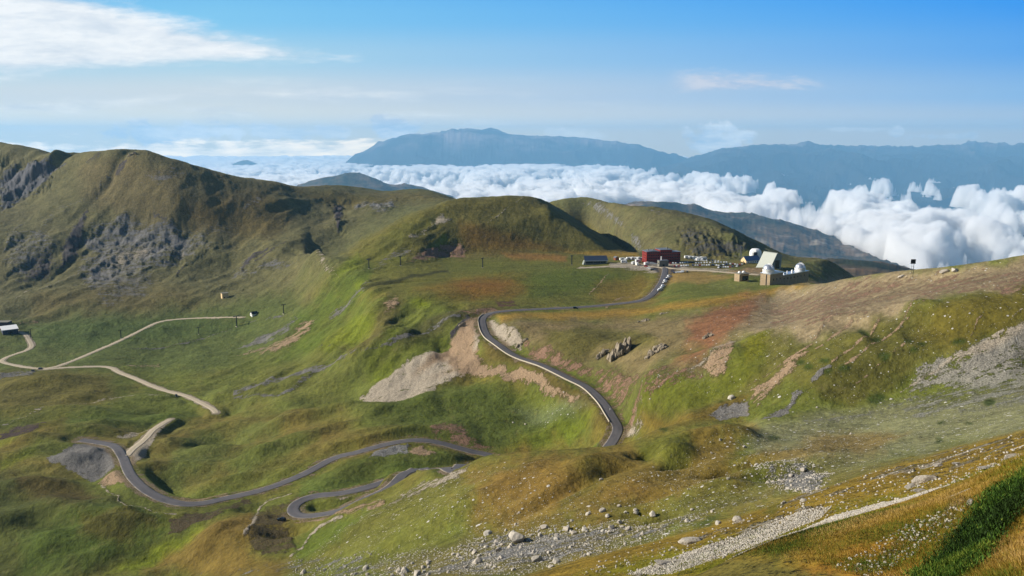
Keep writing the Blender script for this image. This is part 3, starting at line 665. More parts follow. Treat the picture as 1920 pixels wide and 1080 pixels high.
STREAKS = [  # narrow worn lines: trails, erosion scars, banks
 (s, S_TAN, .7, [(1108,552),(1125,530),(1140,513)], 2.0),(s, S_TAN, .55, [(1135,575),(1160,560),(1180,555)], 3.0),
 (s, S_PALE, .6, [(898,428),(925,412),(955,385),(980,372)], 1.5),(s, S_PALE, .5, [(898,428),(912,455),(918,475)], 1.2),
 (s, S_PALE, .55, [(0,792),(67,772),(133,757),(187,745),(250,742),(330,748)], 1.8),
 (s, S_PALE, .72, [(218,935),(240,950),(270,955),(310,968),(330,965)], 2.0),(s, S_PALE, .7, [(190,900),(220,925),(218,935)], 2.0),
 (s, S_PALE, .75, [(545,930),(500,938),(485,955),(480,985),(460,1020)], 2.5),(s, S_PALE, .7, [(640,975),(600,995),(565,1030),(545,1045)], 2.2),
 (s, S_TAN, .7, [(555,985),(600,978),(650,968),(720,940)], 3.0),
 (s, S_PALE, .6, [(740,905),(800,880),(860,868)], 1.6),(s, S_PALE, .6, [(640,930),(700,912),(740,902)], 1.6),
 (s, S_GREY, .6, [(250,655),(300,652),(360,640),(420,620),(470,605),(540,590)], 2.0),
 (s, S_GREY, .6, [(0,480),(15,450),(30,430),(60,405)], 2.0),(s, S_GREY, .6, [(75,545),(110,530),(140,520),(190,495)], 2.4),(s, S_PALE, .55, [(30,570),(60,540),(75,530)], 2.0),
 (s, S_GREY, .6, [(180,370),(190,340),(215,325)], 2.5),(s, S_GREY, .55, [(365,480),(362,450),(372,430),(385,410)], 2.2),(s, S_PALE, .5, [(330,510),(345,490),(342,470)], 1.5),
 (s, S_DARK, .75, [(500,478),(470,492),(455,510)], 3.5),(s, S_DARK, .7, [(535,462),(510,480),(480,497)], 2.4),(s, S_DARK, .65, [(345,500),(335,515),(330,525)], 2.5),(s, S_DARK, .7, [(290,405),(310,420)], 4.0),
 (s, S_DARK, .7, [(232,298),(225,312),(220,325)], 7.0),(s, S_DARK, .6, [(185,290),(168,305)], 5.0),
 (s, S_DARK, .65, [(590,660),(690,640),(740,632)], 1.5),(s, S_GREY, .65, [(440,740),(560,710),(640,680),(760,650),(860,605)], 4.0),(s, S_GREY, .6, [(440,745),(520,742),(600,700),(690,665)], 3.0),
 (s, S_DARK, .8, [(878,600),(858,622),(845,632)], 3.0),
 (s, S_PALE, .6, [(1206,778),(1200,760),(1188,750)], 2.5),(s, S_PALE, .55, [(1290,700),(1340,670),(1380,640)], 2.5),
 (s, S_TAN, .72, [(1580,690),(1640,640),(1680,615),(1720,570)], 3.0),(s, S_TAN, .7, [(1600,720),(1660,680),(1700,640)], 2.6),(s, S_TAN, .7, [(1560,680),(1620,630),(1650,600)], 3.2),
 (s, S_TAN, .68, [(1530,650),(1580,615),(1600,600)], 2.4),(s, S_TAN, .7, [(1480,670),(1530,630),(1560,600)], 2.6),(s, S_GREY, .8, [(1525,715),(1540,700),(1555,690)], 5.0),(s, S_TAN, .68, [(1820,630),(1830,605),(1840,600)], 2.4),
 (s, S_PALE, .7, [(1690,740),(1760,700),(1850,640),(1915,590)], 2.2),(s, S_TAN, .6, [(1400,715),(1460,680),(1500,655)], 3.0),(s, S_TAN, .6, [(1700,600),(1740,575)], 2.2),(s, S_TAN, .6, [(1880,560),(1940,530)], 2.0),
 (s, S_PALE, .6, [(625,1000),(640,1040)], 1.2),(s, S_PALE, .6, [(640,1000),(700,960)], 1.2),
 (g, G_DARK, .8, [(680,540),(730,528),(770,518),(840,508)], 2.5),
]
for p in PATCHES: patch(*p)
for p in STONES: patch(*p)
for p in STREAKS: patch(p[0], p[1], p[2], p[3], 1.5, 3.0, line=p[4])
# spots of juniper and lusher grass on the hillside
for (u, v, r) in [(1498,680,9),(1518,690,10),(1545,678,9),(1585,690,10),(1620,615,12),(1645,630,9),(1660,670,10),(1705,640,8),(1730,645,8),(1795,640,12),(1715,660,9),(1553,697,7),(1660,678,6),(1643,750,14),(1855,755,10),(1765,795,6),(1815,800,6),(1450,824,8),(1243,802,7),(1760,830,6),(1350,745,4),(1075,740,4)]:
    pts = [(u+r*1.2*math.cos(a), v+r*0.7*math.sin(a)) for a in np.linspace(0, 6.28, 9)[:-1]]
    patch('g', G_DEEP, .85, pts, 3, 4)
    patch_i = polymask(pts, 3, 4); SAMT[patch_i[0]] *= (1-patch_i[1]*0.8)
# loose stones strewn on grass
for (amt, pts) in [(.9, [(560,1085),(800,1020),(1000,985),(1200,970),(1400,900),(1560,880),(1440,950),(1200,1020),(980,1085)]), (.5, [(560,1060),(700,950),(860,880),(1000,880),(1200,960),(1000,1000),(800,1020)]),
                   (.7, [(1380,820),(1560,780),(1960,700),(1960,800),(1600,880),(1450,900),(1300,940),(1180,960),(1180,900)]), (.12, [(1300,940),(1960,800),(1960,1080),(1000,1080)]), (.6, [(960,760),(1060,750),(1100,775),(1000,795)]), (.22,[(1400,540),(1960,470),(1960,700),(1500,760),(1200,720)])]:
    I, m = polymask(pts, 16, 14); SPECK[I] = np.maximum(SPECK[I], m*amt)

# ---- fine relief
near = smooth(math.log(30), math.log(260), lnY)
dR = np.minimum(WROAD, WGRAV); keep = smooth(0.5, 9, dR)
rough = smooth(0.3, 0.9, SAMT)
farw = smooth(math.log(620), math.log(1000), lnY)
plate = np.zeros(GE.shape); I, m = polymask([(700,492),(850,480),(1180,472),(1450,485),(1540,520),(1440,545),(1215,560),(1080,575),(850,580),(740,560)], 10, 4); plate[I] = m
flat = 1-0.85*plate
lump = fbm(XX, YY, 55, 5, 71, 0.5)
d1 = lump*(1.0+0.9*farw)*1.25*near*flat
d2 = fbm(XX, YY, 13, 4, 83, 0.55)*0.42*near*flat*(1+1.8*farw)
d3 = fbm(XX*0.8, YY, 15, 5, 97, 0.55, ridged=True)*(0.9+2.6*farw)*rough*near*flat
d4 = fbm(XX, YY, 3.2, 4, 13, 0.55)*(0.05+0.16*near)*(1+1.2*rough)*(1-0.6*plate)
d5 = fbm(XX*0.9+YY*0.45, YY*0.5-XX*0.25, 42, 4, 151, 0.5, ridged=True)*1.6*farw*flat*(1-0.7*smooth(600, 800, XX*0+PU))*.75
midw = smooth(math.log(300), math.log(380), lnY)*(1-smooth(math.log(640), math.log(760), lnY))*(1-smooth(850, 1000, PU))
d6 = (fbm(XX*0.8-YY*0.3, YY*1.1, 46, 3, 171, 0.42)*7.5+fbm(XX, YY*1.3, 20, 3, 177)*1.1)*midw
spur, _m = None, None
fold = np.zeros(GE.shape)
I, m = polymask([(520,620),(600,520),(680,470),(760,420),(840,400),(860,470),(700,510),(740,560),(900,580),(880,610),(760,690),(620,700),(480,760),(400,720)], 30, 10); fold[I] = m
ca, sa = math.cos(R(50)), math.sin(R(50)); AL = XX*ca+YY*sa; AC = -XX*sa+YY*ca
d7 = fbm(AL/5.0, AC, 27, 4, 191, 0.5, ridged=True)*4.2*fold
I, m = polymask([(0,420),(200,330),(420,340),(640,380),(620,470),(560,540),(300,600),(0,600)], 40, 10); fold[:] = 0; fold[I] = m
ca, sa = math.cos(R(62)), math.sin(R(62)); AL = XX*ca+YY*sa; AC = -XX*sa+YY*ca
d8 = (fbm(AL/3.2, AC, 46, 3, 201, 0.45, ridged=True)*4.2+fbm(XX, YY*1.2, 75, 2, 207)*2.2)*fold*smooth(290, 400, PV)
TZ = ZR + (d1+d2+d3+d4+d5+d6+d7+d8)*(0.06+0.94*keep)*(1-smooth(math.log(2500), math.log(5000), lnY))
# crags: steep broken faces
for (pts, amp) in [([(1270,430),(1330,425),(1375,440),(1410,455),(1390,485),(1330,487),(1290,482),(1280,455)], 7), ([(0,290),(60,295),(130,295),(90,360),(0,400)], 9), ([(150,440),(230,400),(330,420),(420,470),(290,520),(150,540)], 3.0), ([(430,500),(480,490),(560,490),(500,520),(440,530)], 2.5), ([(620,380),(645,380),(645,440),(628,440)], 5), ([(0,440),(100,430),(110,500),(0,540)], 3), ([(660,380),(750,378),(740,398),(660,402)], 3)]:
    I, m = polymask(pts, 10, 6)
    TZ[I] += m*amp*(fbm(XX[I], YY[I]*0.6, 17, 5, 131, 0.6, ridged=True)-0.3)

# ------------------------------------------------------------------ ground mesh and its material
verge = (1-smooth(0.2, 2.6, WROAD+nC*1.6))*0.85
STONE = STONE*(1-verge[..., None]) + C(150, 130, 100)*verge[..., None]; SAMT = np.maximum(SAMT, verge*0.75)
verge = (1-smooth(0.0, 1.6, WGRAV+nC*1.2))
STONE = STONE*(1-verge[..., None]) + C(188, 172, 146)*verge[..., None]; SAMT = np.maximum(SAMT, verge*0.95)
del verge, d1, d2, d3, d4, lump, ZR
def grid_mesh(name, X, Y, Z, attrs=(), smooth_=True):
    nt_, ns_ = X.shape
    co = np.stack([X, Y, Z], -1).reshape(-1, 3).astype(np.float32)
    idx = np.arange(nt_*ns_).reshape(nt_, ns_)
    q = np.stack([idx[:-1, :-1], idx[:-1, 1:], idx[1:, 1:], idx[1:, :-1]], -1).reshape(-1, 4).astype(np.int32)
    me = bpy.data.meshes.new(name)
    me.vertices.add(len(co)); me.vertices.foreach_set('co', co.ravel())
    me.loops.add(q.size); me.loops.foreach_set('vertex_index', q.ravel())
    me.polygons.add(len(q)); me.polygons.foreach_set('loop_start', (np.arange(len(q))*4).astype(np.int32))
    me.polygons.foreach_set('use_smooth', np.full(len(q), smooth_))
    me.update(calc_edges=True)
    for an, arr in attrs:
        if arr.ndim == 3:
            at = me.color_attributes.new(an, 'FLOAT_COLOR', 'POINT'); at.data.foreach_set('color', arr.reshape(-1).astype(np.float32))
        else:
            at = me.attributes.new(an, 'FLOAT', 'POINT'); at.data.foreach_set('value', arr.reshape(-1).astype(np.float32))
    return me
def link(name, me, mat=None, parent=None, loc=None):
    o = bpy.data.objects.new(name, me); COL.objects.link(o)
    if mat is not None and me is not None and len(me.materials) == 0: me.materials.append(mat)
    if parent is not None: o.parent = parent
    if loc is not None: o.location = loc
    return o
def material(name):
    m = bpy.data.materials.new(name); m.use_nodes = True
    N = NT(m.node_tree)
    out = N.n('ShaderNodeOutputMaterial')
    return m, N, out
def bsdf(N, out, col, rough=0.9, metal=0.0, normal=None, spec=0.3):
    b = N.n('ShaderNodeBsdfPrincipled')
    N.put(b.inputs['Base Color'], col); N.put(b.inputs['Roughness'], rough); N.put(b.inputs['Metallic'], metal)
    b.inputs['Specular IOR Level'].default_value = spec
    if normal is not None: N.put(b.inputs['Normal'], normal)
    N.put(out.inputs[0], b.outputs[0]); return b

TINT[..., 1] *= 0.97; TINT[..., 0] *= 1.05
mg, N, out = material('alpine_turf')
tc = N.n('ShaderNodeTexCoord').outputs['Object']
at = N.n('ShaderNodeAttribute', attribute_name='tint'); st = N.n('ShaderNodeAttribute', attribute_name='stone')
n40 = N.noise(tc, 1/22.0, 4, 0.6); n6 = N.noise(tc, 1/4.5, 5, 0.62); n1 = N.noise(tc, 1/0.9, 4, 0.65); n02 = N.noise(tc, 1/0.16, 4, 0.7)
tuft = N.noise(N.mapping(tc, scale=(1, 1, 0.4)), 1/1.7, 5, 0.75)
v1 = N.math('ADD', N.math('MULTIPLY', N.math('SUBTRACT', n40, 0.5), 0.9), N.math('MULTIPLY', N.math('SUBTRACT', n6, 0.5), 0.9))
v1 = N.math('ADD', v1, N.math('MULTIPLY', N.math('SUBTRACT', tuft, 0.5), 1.25))
v1 = N.math('ADD', v1, N.math('MULTIPLY', N.math('SUBTRACT', n02, 0.5), 0.9))
strk = N.noise(N.mapping(tc, rot=(0, 0, R(-38)), scale=(0.16, 1.0, 0.3)), 1/1.6, 5, 0.62)
strk2 = N.noise(N.mapping(tc, rot=(0, 0, R(-48)), scale=(0.14, 1.0, 0.3)), 1/7.0, 4, 0.6)
v1 = N.math('ADD', v1, N.math('ADD', N.math('MULTIPLY', N.math('SUBTRACT', strk, 0.5), 0.7), N.math('MULTIPLY', N.math('SUBTRACT', strk2, 0.5), 0.5)))
bri = N.math('MULTIPLY', N.math('ADD', 0.86, v1), 0.90)
bri = N.math('MAXIMUM', bri, 0.3)
sc_ = N.n('ShaderNodeVectorMath', operation='SCALE'); N.put(sc_.inputs[0], at.outputs['Color']); N.put(sc_.inputs['Scale'], bri)
grass = sc_.outputs[0]
straw = N.mix(0.5, grass, (0.26, 0.20, 0.085)); lush = N.mix(0.35, grass, (0.035, 0.055, 0.016))
nm = N.noise(tc, 1/8.0, 5, 0.7)
grass = N.mix(N.mr(nm, 0.54, 0.78, 0, 0.5, smooth=True), grass, straw)
grass = N.mix(N.mr(nm, 0.46, 0.28, 0, 0.5, smooth=True), grass, lush)
# stones: broken edge, fine mottling
ns1 = N.noise(tc, 1/3.4, 6, 0.68, 0.4); ns2 = N.noise(tc, 1/0.7, 5, 0.7)
sm = N.math('ADD', st.outputs['Alpha'], N.math('ADD', N.math('ADD', N.math('MULTIPLY', N.math('SUBTRACT', ns1, 0.5), 1.2), N.math('MULTIPLY', N.math('SUBTRACT', N.math('ADD', N.math('MULTIPLY', strk2, .6), N.math('MULTIPLY', strk, .4)), 0.5), 2.0)), N.math('MULTIPLY', N.math('SUBTRACT', ns2, 0.5), 0.9)))
sm = N.math('MULTIPLY', N.mr(sm, 0.52, 0.70, smooth=True), N.mr(st.outputs['Alpha'], 0.03, 0.25))
vor = N.n('ShaderNodeTexVoronoi'); N.put(vor.inputs['Vector'], tc); vor.inputs['Scale'].default_value = 1/0.55
sb = N.math('ADD', N.mr(ns2, 0.25, 0.75, 0.35, 1.2), N.math('MULTIPLY', N.math('SUBTRACT', vor.outputs['Distance'], 0.45), -0.5))
sb = N.math('MULTIPLY', N.math('ADD', sb, N.math('MULTIPLY', N.math('SUBTRACT', n02, 0.5), 0.7)), 0.85)
ss = N.n('ShaderNodeVectorMath', operation='SCALE'); N.put(ss.inputs[0], st.outputs['Color']); N.put(ss.inputs['Scale'], sb)
col = N.mix(sm, grass, ss.outputs[0])
# scattered pale stones in turf, two sizes
def stones(size, thr, seed):
    vo = N.n('ShaderNodeTexVoronoi'); N.put(vo.inputs['Vector'], N.mapping(tc, scale=(1, 1, 0.6), loc=(seed, seed, 0))); vo.inputs['Scale'].default_value = 1/size
    sepc = N.n('ShaderNodeSeparateColor'); N.put(sepc.inputs[0], vo.outputs['Color'])
    pick = N.math('LESS_THAN', sepc.outputs[0], N.math('MULTIPLY', at.outputs['Alpha'], thr))
    rad = N.mr(sepc.outputs[1], 0, 1, 0.10, 0.36)
    return N.math('MULTIPLY', pick, N.mr(vo.outputs['Distance'], rad, N.math('MULTIPLY', rad, 0.8)))
clump = N.mr(N.noise(tc, 1/14.0, 4, 0.6), 0.40, 0.62, 0.25, 1.0)
spk = N.math('MAXIMUM', stones(1.5, 0.55, 0), stones(0.5, 0.6, 7.7))
spk = N.math('MAXIMUM', spk, stones(2.6, 0.12, 3.3))
spk = N.math('MULTIPLY', spk, N.math('GREATER_THAN', clump, 0.45))
col = N.mix(N.math('MULTIPLY', spk, 0.92), col, N.mix(n02, (0.42, 0.40, 0.36), (0.66, 0.63, 0.58)))
bh = N.math('ADD', N.math('MULTIPLY', tuft, 0.55), N.math('MULTIPLY', n02, 0.07))
bh = N.math('ADD', bh, N.math('MULTIPLY', N.math('MULTIPLY', ns2, sm), 0.9)); bh = N.math('ADD', bh, N.math('MULTIPLY', spk, 0.35))
bh = N.math('ADD', bh, N.math('MULTIPLY', n6, 1.5))
bmp = N.n('ShaderNodeBump'); bmp.inputs['Strength'].default_value = 1.0; bmp.inputs['Distance'].default_value = 1.0; N.put(bmp.inputs['Height'], bh)
bsdf(N, out, col, 0.95, 0, bmp.outputs[0], 0.1)
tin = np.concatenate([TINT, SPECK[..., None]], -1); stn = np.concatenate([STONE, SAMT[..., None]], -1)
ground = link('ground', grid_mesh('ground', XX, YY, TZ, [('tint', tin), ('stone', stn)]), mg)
ground['kind'] = 'structure'
def gz(x, y): return float(sample(TZ, x, y))

# ---- carriageways
mr_, N, out = material('asphalt')
tc = N.n('ShaderNodeTexCoord').outputs['Object']
a = N.noise(tc, 1/5.0, 5, 0.65); b = N.noise(tc, 1/0.5, 4, 0.7)
uvn = N.n('ShaderNodeUVMap').outputs[0]
sp = N.n('ShaderNodeSeparateXYZ'); N.put(sp.inputs[0], uvn)
edge = N.mr(N.math('ABSOLUTE', N.math('SUBTRACT', sp.outputs[0], 0.5)), 0.40, 0.5)
track = N.math('SINE', N.math('MULTIPLY', sp.outputs[0], 12.56))
ac = N.mix(a, srgb(66, 65, 68), srgb(98, 95, 96)); ac = N.mix(N.math('MULTIPLY', b, 0.4), ac, srgb(84, 80, 82))
ac = N.mix(N.mr(track, -1, 1, 0, 0.18), ac, srgb(112, 108, 108))
ac = N.mix(N.math('MULTIPLY', edge, N.mr(a, 0.4, 0.6)), ac, srgb(150, 138, 120))
patchn = N.noise(N.mapping(uvn, scale=(1, 0.05, 1)), 3.0, 1, 0.4)
ac = N.mix(N.mr(patchn, 0.60, 0.63, 0, 0.35), ac, srgb(62, 60, 64))
bsdf(N, out, ac, 0.85, 0, None, 0.25)
mgr, N, out = material('gravel_track')
tc = N.n('ShaderNodeTexCoord').outputs['Object']; a = N.noise(tc, 1/3.0, 6, 0.7)
uvn = N.n('ShaderNodeUVMap').outputs[0]; sp = N.n('ShaderNodeSeparateXYZ'); N.put(sp.inputs[0], uvn)
mid = N.mr(N.math('ABSOLUTE', N.math('SUBTRACT', sp.outputs[0], 0.5)), 0.14, 0.03)
gc = N.mix(a, srgb(158, 144, 122), srgb(196, 182, 158)); gc = N.mix(N.math('MULTIPLY', mid, N.mr(a, 0.45, 0.6, 0, 0.55)), gc, srgb(120, 118, 74))
bsdf(N, out, gc, 0.95, 0, None, 0.1)
def ribbon(P, half, lift, seed, wob):
    d = np.gradient(P, axis=0); d /= np.linalg.norm(d, axis=1)[:, None]
    nrm = np.stack([d[:, 1], -d[:, 0]], 1)
    K = 9; t = np.linspace(-1, 1, K)
    wl = 1+wob*fbm(np.arange(len(P))*2.0, np.zeros(len(P)), 9, 3, seed); wr = 1+wob*fbm(np.arange(len(P))*2.0, np.ones(len(P))*40, 9, 3, seed+5)
    X = np.empty((len(P), K)); Y = X.copy(); Z = X.copy()
    zc = sample(TZ, P[:, 0], P[:, 1])
    for k in range(K):
        h = half*t[k]*(wl if t[k] < 0 else wr)
        X[:, k] = P[:, 0]+nrm[:, 0]*h; Y[:, k] = P[:, 1]+nrm[:, 1]*h
        Z[:, k] = np.maximum(sample(TZ, X[:, k], Y[:, k]), zc-0.05)+lift+0.05*(1-t[k]**2)
    X = np.hstack([X[:, :1]-nrm[:, :1]*0, X, X[:, -1:]]); Y = np.hstack([Y[:, :1], Y, Y[:, -1:]]); Z = np.hstack([Z[:, :1]-0.5, Z, Z[:, -1:]-0.5])
    me = grid_mesh('road', X, Y, Z, smooth_=True)
    uvl = me.uv_layers.new(name='uv')
    kk = np.concatenate([[0], np.linspace(0, 1, K), [1]]); U = np.broadcast_to(kk, X.shape).ravel(); V = np.broadcast_to(np.arange(len(P))[:, None]*2.0, X.shape).ravel()
    li = np.empty(len(me.loops), np.int32); me.loops.foreach_get('vertex_index', li)
    uvl.data.foreach_set('uv', np.stack([U[li], V[li]], 1).ravel().astype(np.float32))
    return me
for k, (P, half, nm_) in enumerate(ROADS):
    lift = 0.10 if nm_ == 'road' else 0.05+0.012*k
    o = link(nm_, ribbon(P, half, lift, 300+k*7, 0.04 if nm_ == 'road' else 0.16), mr_ if nm_ == 'road' else mgr)
    o['kind'] = 'structure'

# ------------------------------------------------------------------ the far country: valley floor, ridges, cloud sea, air
def loft(name, rows, cols, amp, scale, mat, seed, ridged=True, smin=None, mids=14):
    """rows: cross-lines near to far, each a list of (photo column, photo row, metres ahead)"""
    S = [np.array([side(u, v) for u, v, y in r]) for r in rows]
    lo = max(x.min() for x in S); hi = min(x.max() for x in S)
    ax = np.linspace(lo, hi, cols)
    E = np.array([pchip(s_, np.array([elev(v)*y for u, v, y in r]), ax) for s_, r in zip(S, rows)])
    T = np.array([pchip(s_, np.array([y for u, v, y in r], float), ax) for s_, r in zip(S, rows)])
    m = pchip_slopes(np.arange(len(rows), dtype=float)[:, None]*np.ones_like(E), E)
    Z, Y = [], []
    for i in range(len(rows)-1):
        for t in np.linspace(0, 1, mids, endpoint=(i == len(rows)-2)):
            Z.append((2*t**3-3*t**2+1)*E[i]+(t**3-2*t**2+t)*m[i]+(-2*t**3+3*t**2)*E[i+1]+(t**3-t**2)*m[i+1]); Y.append(T[i]*(1-t)+T[i+1]*t)
    Z = np.array(Z); Y = np.array(Y); X = Y*ax[None, :]
    edge = np.minimum(1, np.minimum(np.linspace(0, 12, cols), np.linspace(12, 0, cols)))
    Z = Z + amp*fbm(X, Y, scale, 7, seed, 0.52, ridged=ridged) + amp*0.3*fbm(X, Y, scale*3, 2, seed+9)
    me = grid_mesh(name, X, Y, Z)
    o = link(name, me, mat); o['kind'] = 'structure'
    return o
mh, N, out = material('far_slopes')
tc = N.n('ShaderNodeTexCoord').outputs['Object']
a = N.noise(tc, 1/420.0, 7, 0.6); b = N.noise(tc, 1/90.0, 6, 0.65)
gN = N.n('ShaderNodeNewGeometry'); sz = N.n('ShaderNodeSeparateXYZ'); N.put(sz.inputs[0], gN.outputs['Normal'])
c0 = N.mix(N.mr(a, 0.38, 0.62), srgb(50, 56, 42), srgb(112, 90, 68)); c0 = N.mix(N.mr(b, 0.5, 0.66), c0, srgb(30, 38, 32))
c0 = N.mix(N.mr(N.math('ADD', a, N.math('MULTIPLY', b, 0.5)), 0.84, 0.98), c0, srgb(158, 146, 128))
bsdf(N, out, c0, 0.95, 0, None, 0.05)
mm, N, out = material('mountain_rock')
tc = N.n('ShaderNodeTexCoord').outputs['Object']
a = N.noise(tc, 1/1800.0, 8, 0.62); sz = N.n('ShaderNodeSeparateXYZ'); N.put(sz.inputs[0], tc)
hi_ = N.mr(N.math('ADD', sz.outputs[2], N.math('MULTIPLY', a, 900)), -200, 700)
c0 = N.mix(a, srgb(20, 26, 22), srgb(60, 54, 48)); c0 = N.mix(N.math('MULTIPLY', hi_, N.mr(a, 0.42, 0.6)), c0, srgb(150, 132, 126))  # pale rock up high; sunlit relief of the ridges is put into this colour too
bsdf(N, out, c0, 0.95, 0, None, 0.05)
# plain below the cloud
mv, N, out = material('valley_floor')
tc = N.n('ShaderNodeTexCoord').outputs['Object']; a = N.noise(tc, 1/2500.0, 6, 0.6)
bsdf(N, out, N.mix(a, srgb(16, 28, 26), srgb(44, 50, 40)), 0.95, 0, None, 0.05)
ys = np.linspace(2300, 70000, 60)[:, None]*np.ones((1, 60)); xs = ys*np.linspace(-1.0, 1.0, 60)[None, :]
o = link('valley_floor', grid_mesh('valley_floor', xs, ys, np.full(xs.shape, -2050.0)+40*fbm(xs, ys, 4000, 4, 3)), mv); o['kind'] = 'structure'
# brown ridge beyond the observatory, falling to the right into the cloud
loft('hills', [
 [(1150,520,4950),(1300,520,4950),(1420,518,4950),(1560,530,4950),(1700,545,4950),(1850,575,4950)],
 [(1150,470,6450),(1300,470,6600),(1420,482,6600),(1560,500,6600),(1700,512,6600),(1850,545,6600)],
 [(1150,430,7500),(1300,438,7650),(1420,460,7650),(1560,474,7800),(1700,494,7950),(1850,535,7800)],
 [(1150,402,8700),(1200,390,8700),(1230,386,8700),(1300,391,8850),(1420,413,8850),(1500,428,8850),(1560,443,8850),(1600,444,8775),(1660,461,8700),(1720,476,8700),(1750,487,8700),(1850,540,8700)],
 [(1150,430,10500),(1300,440,10500),(1560,480,10500),(1850,560,10500)]], 420, 90, 900, mh, 201)
# low wooded hill in front of the ridge at its right end
loft('hills', [
 [(1480,560,1500),(1600,560,1600),(1720,560,1700),(1850,580,1800)],
 [(1480,520,2000),(1540,508,2100),(1600,506,2200),(1680,512,2300),(1760,530,2400),(1850,560,2500)],
 [(1480,495,2500),(1540,492,2600),(1600,493,2700),(1660,497,2800),(1740,512,3000),(1850,545,3000)],
 [(1480,540,3200),(1600,545,3400),(1850,600,3600)]], 260, 16, 300, mh, 231)
# blue hill rising out of the cloud at left centre
loft('hills', [
 [(520,410,10500),(600,400,10500),(700,400,10500),(800,405,10500),(860,410,10500)],
 [(520,385,11200),(600,365,11200),(700,362,11200),(800,378,11200),(860,392,11200)],
 [(520,375,12000),(560,356,12000),(610,340,12000),(660,328,12000),(700,334,12000),(735,347,12000),(755,346,12000),(780,353,12000),(860,385,12000)],
 [(520,400,13500),(700,380,13500),(860,410,13500)]], 300, 110, 1300, mh, 241)
loft('hills', [
 [(380,345,30000),(450,335,30000),(520,345,30000)],
 [(380,325,33000),(430,310,33000),(462,301,33000),(480,308,33000),(520,325,33000)],
 [(380,335,37000),(450,320,37000),(520,335,37000)]], 120, 80, 3000, mh, 251)
# the two great massifs
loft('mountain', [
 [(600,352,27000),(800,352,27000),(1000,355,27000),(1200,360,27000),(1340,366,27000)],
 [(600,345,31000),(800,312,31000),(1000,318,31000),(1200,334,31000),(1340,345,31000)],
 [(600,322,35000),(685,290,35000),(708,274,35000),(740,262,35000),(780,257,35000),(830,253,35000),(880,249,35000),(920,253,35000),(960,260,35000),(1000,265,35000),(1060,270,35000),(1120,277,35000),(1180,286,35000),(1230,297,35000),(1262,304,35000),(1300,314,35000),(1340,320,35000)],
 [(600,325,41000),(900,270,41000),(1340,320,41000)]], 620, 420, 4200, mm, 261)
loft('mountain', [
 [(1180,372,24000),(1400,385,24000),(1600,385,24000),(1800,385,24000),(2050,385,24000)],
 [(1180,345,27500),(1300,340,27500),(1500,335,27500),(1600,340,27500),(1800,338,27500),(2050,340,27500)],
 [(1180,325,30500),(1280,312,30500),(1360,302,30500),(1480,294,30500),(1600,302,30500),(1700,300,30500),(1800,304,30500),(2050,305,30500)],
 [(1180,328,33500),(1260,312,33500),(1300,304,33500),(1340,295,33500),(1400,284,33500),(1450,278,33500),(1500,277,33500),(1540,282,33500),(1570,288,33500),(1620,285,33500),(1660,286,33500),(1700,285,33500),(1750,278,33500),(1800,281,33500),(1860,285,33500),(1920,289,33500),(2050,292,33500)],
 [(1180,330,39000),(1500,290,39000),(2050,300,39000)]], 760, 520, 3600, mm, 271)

# ---- sea of cloud
CS = np.linspace(-0.80, 0.86, 1250); CT = np.linspace(math.log(4300), math.log(47000), 800)
def worley(x, y, seed):
    ix = np.floor(x); iy = np.floor(y); best = np.full(x.shape, 9.0)
    for a_ in (-1, 0, 1):
        for b_ in (-1, 0, 1):
            jx = ix+a_; jy = iy+b_
            px = jx+hash2(jx, jy, seed); py = jy+hash2(jx, jy, seed+77)
            best = np.minimum(best, (x-px)**2+(y-py)**2)
    return best
CYY = np.exp(CT)[:, None]*np.ones((1, len(CS))); CXX = CYY*CS[None, :]
PBU, PBV = to_pix(np.broadcast_to(CS, CYY.shape), -1000.0/CYY)
def cpoly(poly, soft):
    P = np.array(poly, float); dm = np.full(CYY.shape, 1e9); ins = np.zeros(CYY.shape, bool)
    x = PBU+10*fbm(CXX, CYY, 3000, 3, 5); y = PBV+4*fbm(CXX, CYY, 3000, 3, 8)
    for k in range(len(P)):
        a = P[k]; b = P[(k+1) % len(P)]; d = b-a
        t = np.clip(((x-a[0])*d[0]+(y-a[1])*d[1])/(d@d), 0, 1)
        dm = np.minimum(dm, np.hypot(x-a[0]-t*d[0], (y-a[1]-t*d[1])*2))
        ins ^= ((a[1] > y) != (b[1] > y)) & (x < (b[0]-a[0])*(y-a[1])/((b[1]-a[1]) if b[1] != a[1] else 1e-9)+a[0])
    return smooth(-soft, soft, np.where(ins, dm, -dm))
cov = np.full(CYY.shape, -0.55)
for amt, poly in [(.95, [(-200,262),(700,274),(800,292),(1000,298),(1200,312),(1330,322),(1400,345),(1500,372),(1600,365),(1720,392),(1850,430),(2000,450),(2000,620),(1765,620),(1748,500),(1660,455),(1560,436),(1420,408),(1300,384),(1150,378),(-200,500)]),
                  (.65, [(1640,338),(1740,336),(1800,348),(1860,355),(1830,362),(1760,352),(1660,346)]), (.7, [(1810,358),(1870,352),(1960,362),(1960,400),(1880,402),(1840,388)]),
                  (.8, [(1560,350),(1620,356),(1640,376),(1590,380)]), (.6, [(1400,338),(1450,342),(1440,356),(1400,352)]), (.6, [(1300,318),(1420,330),(1400,340),(1290,328)])]:
    cov = np.maximum(cov, -0.55+(amt+0.55)*cpoly(poly, 14))
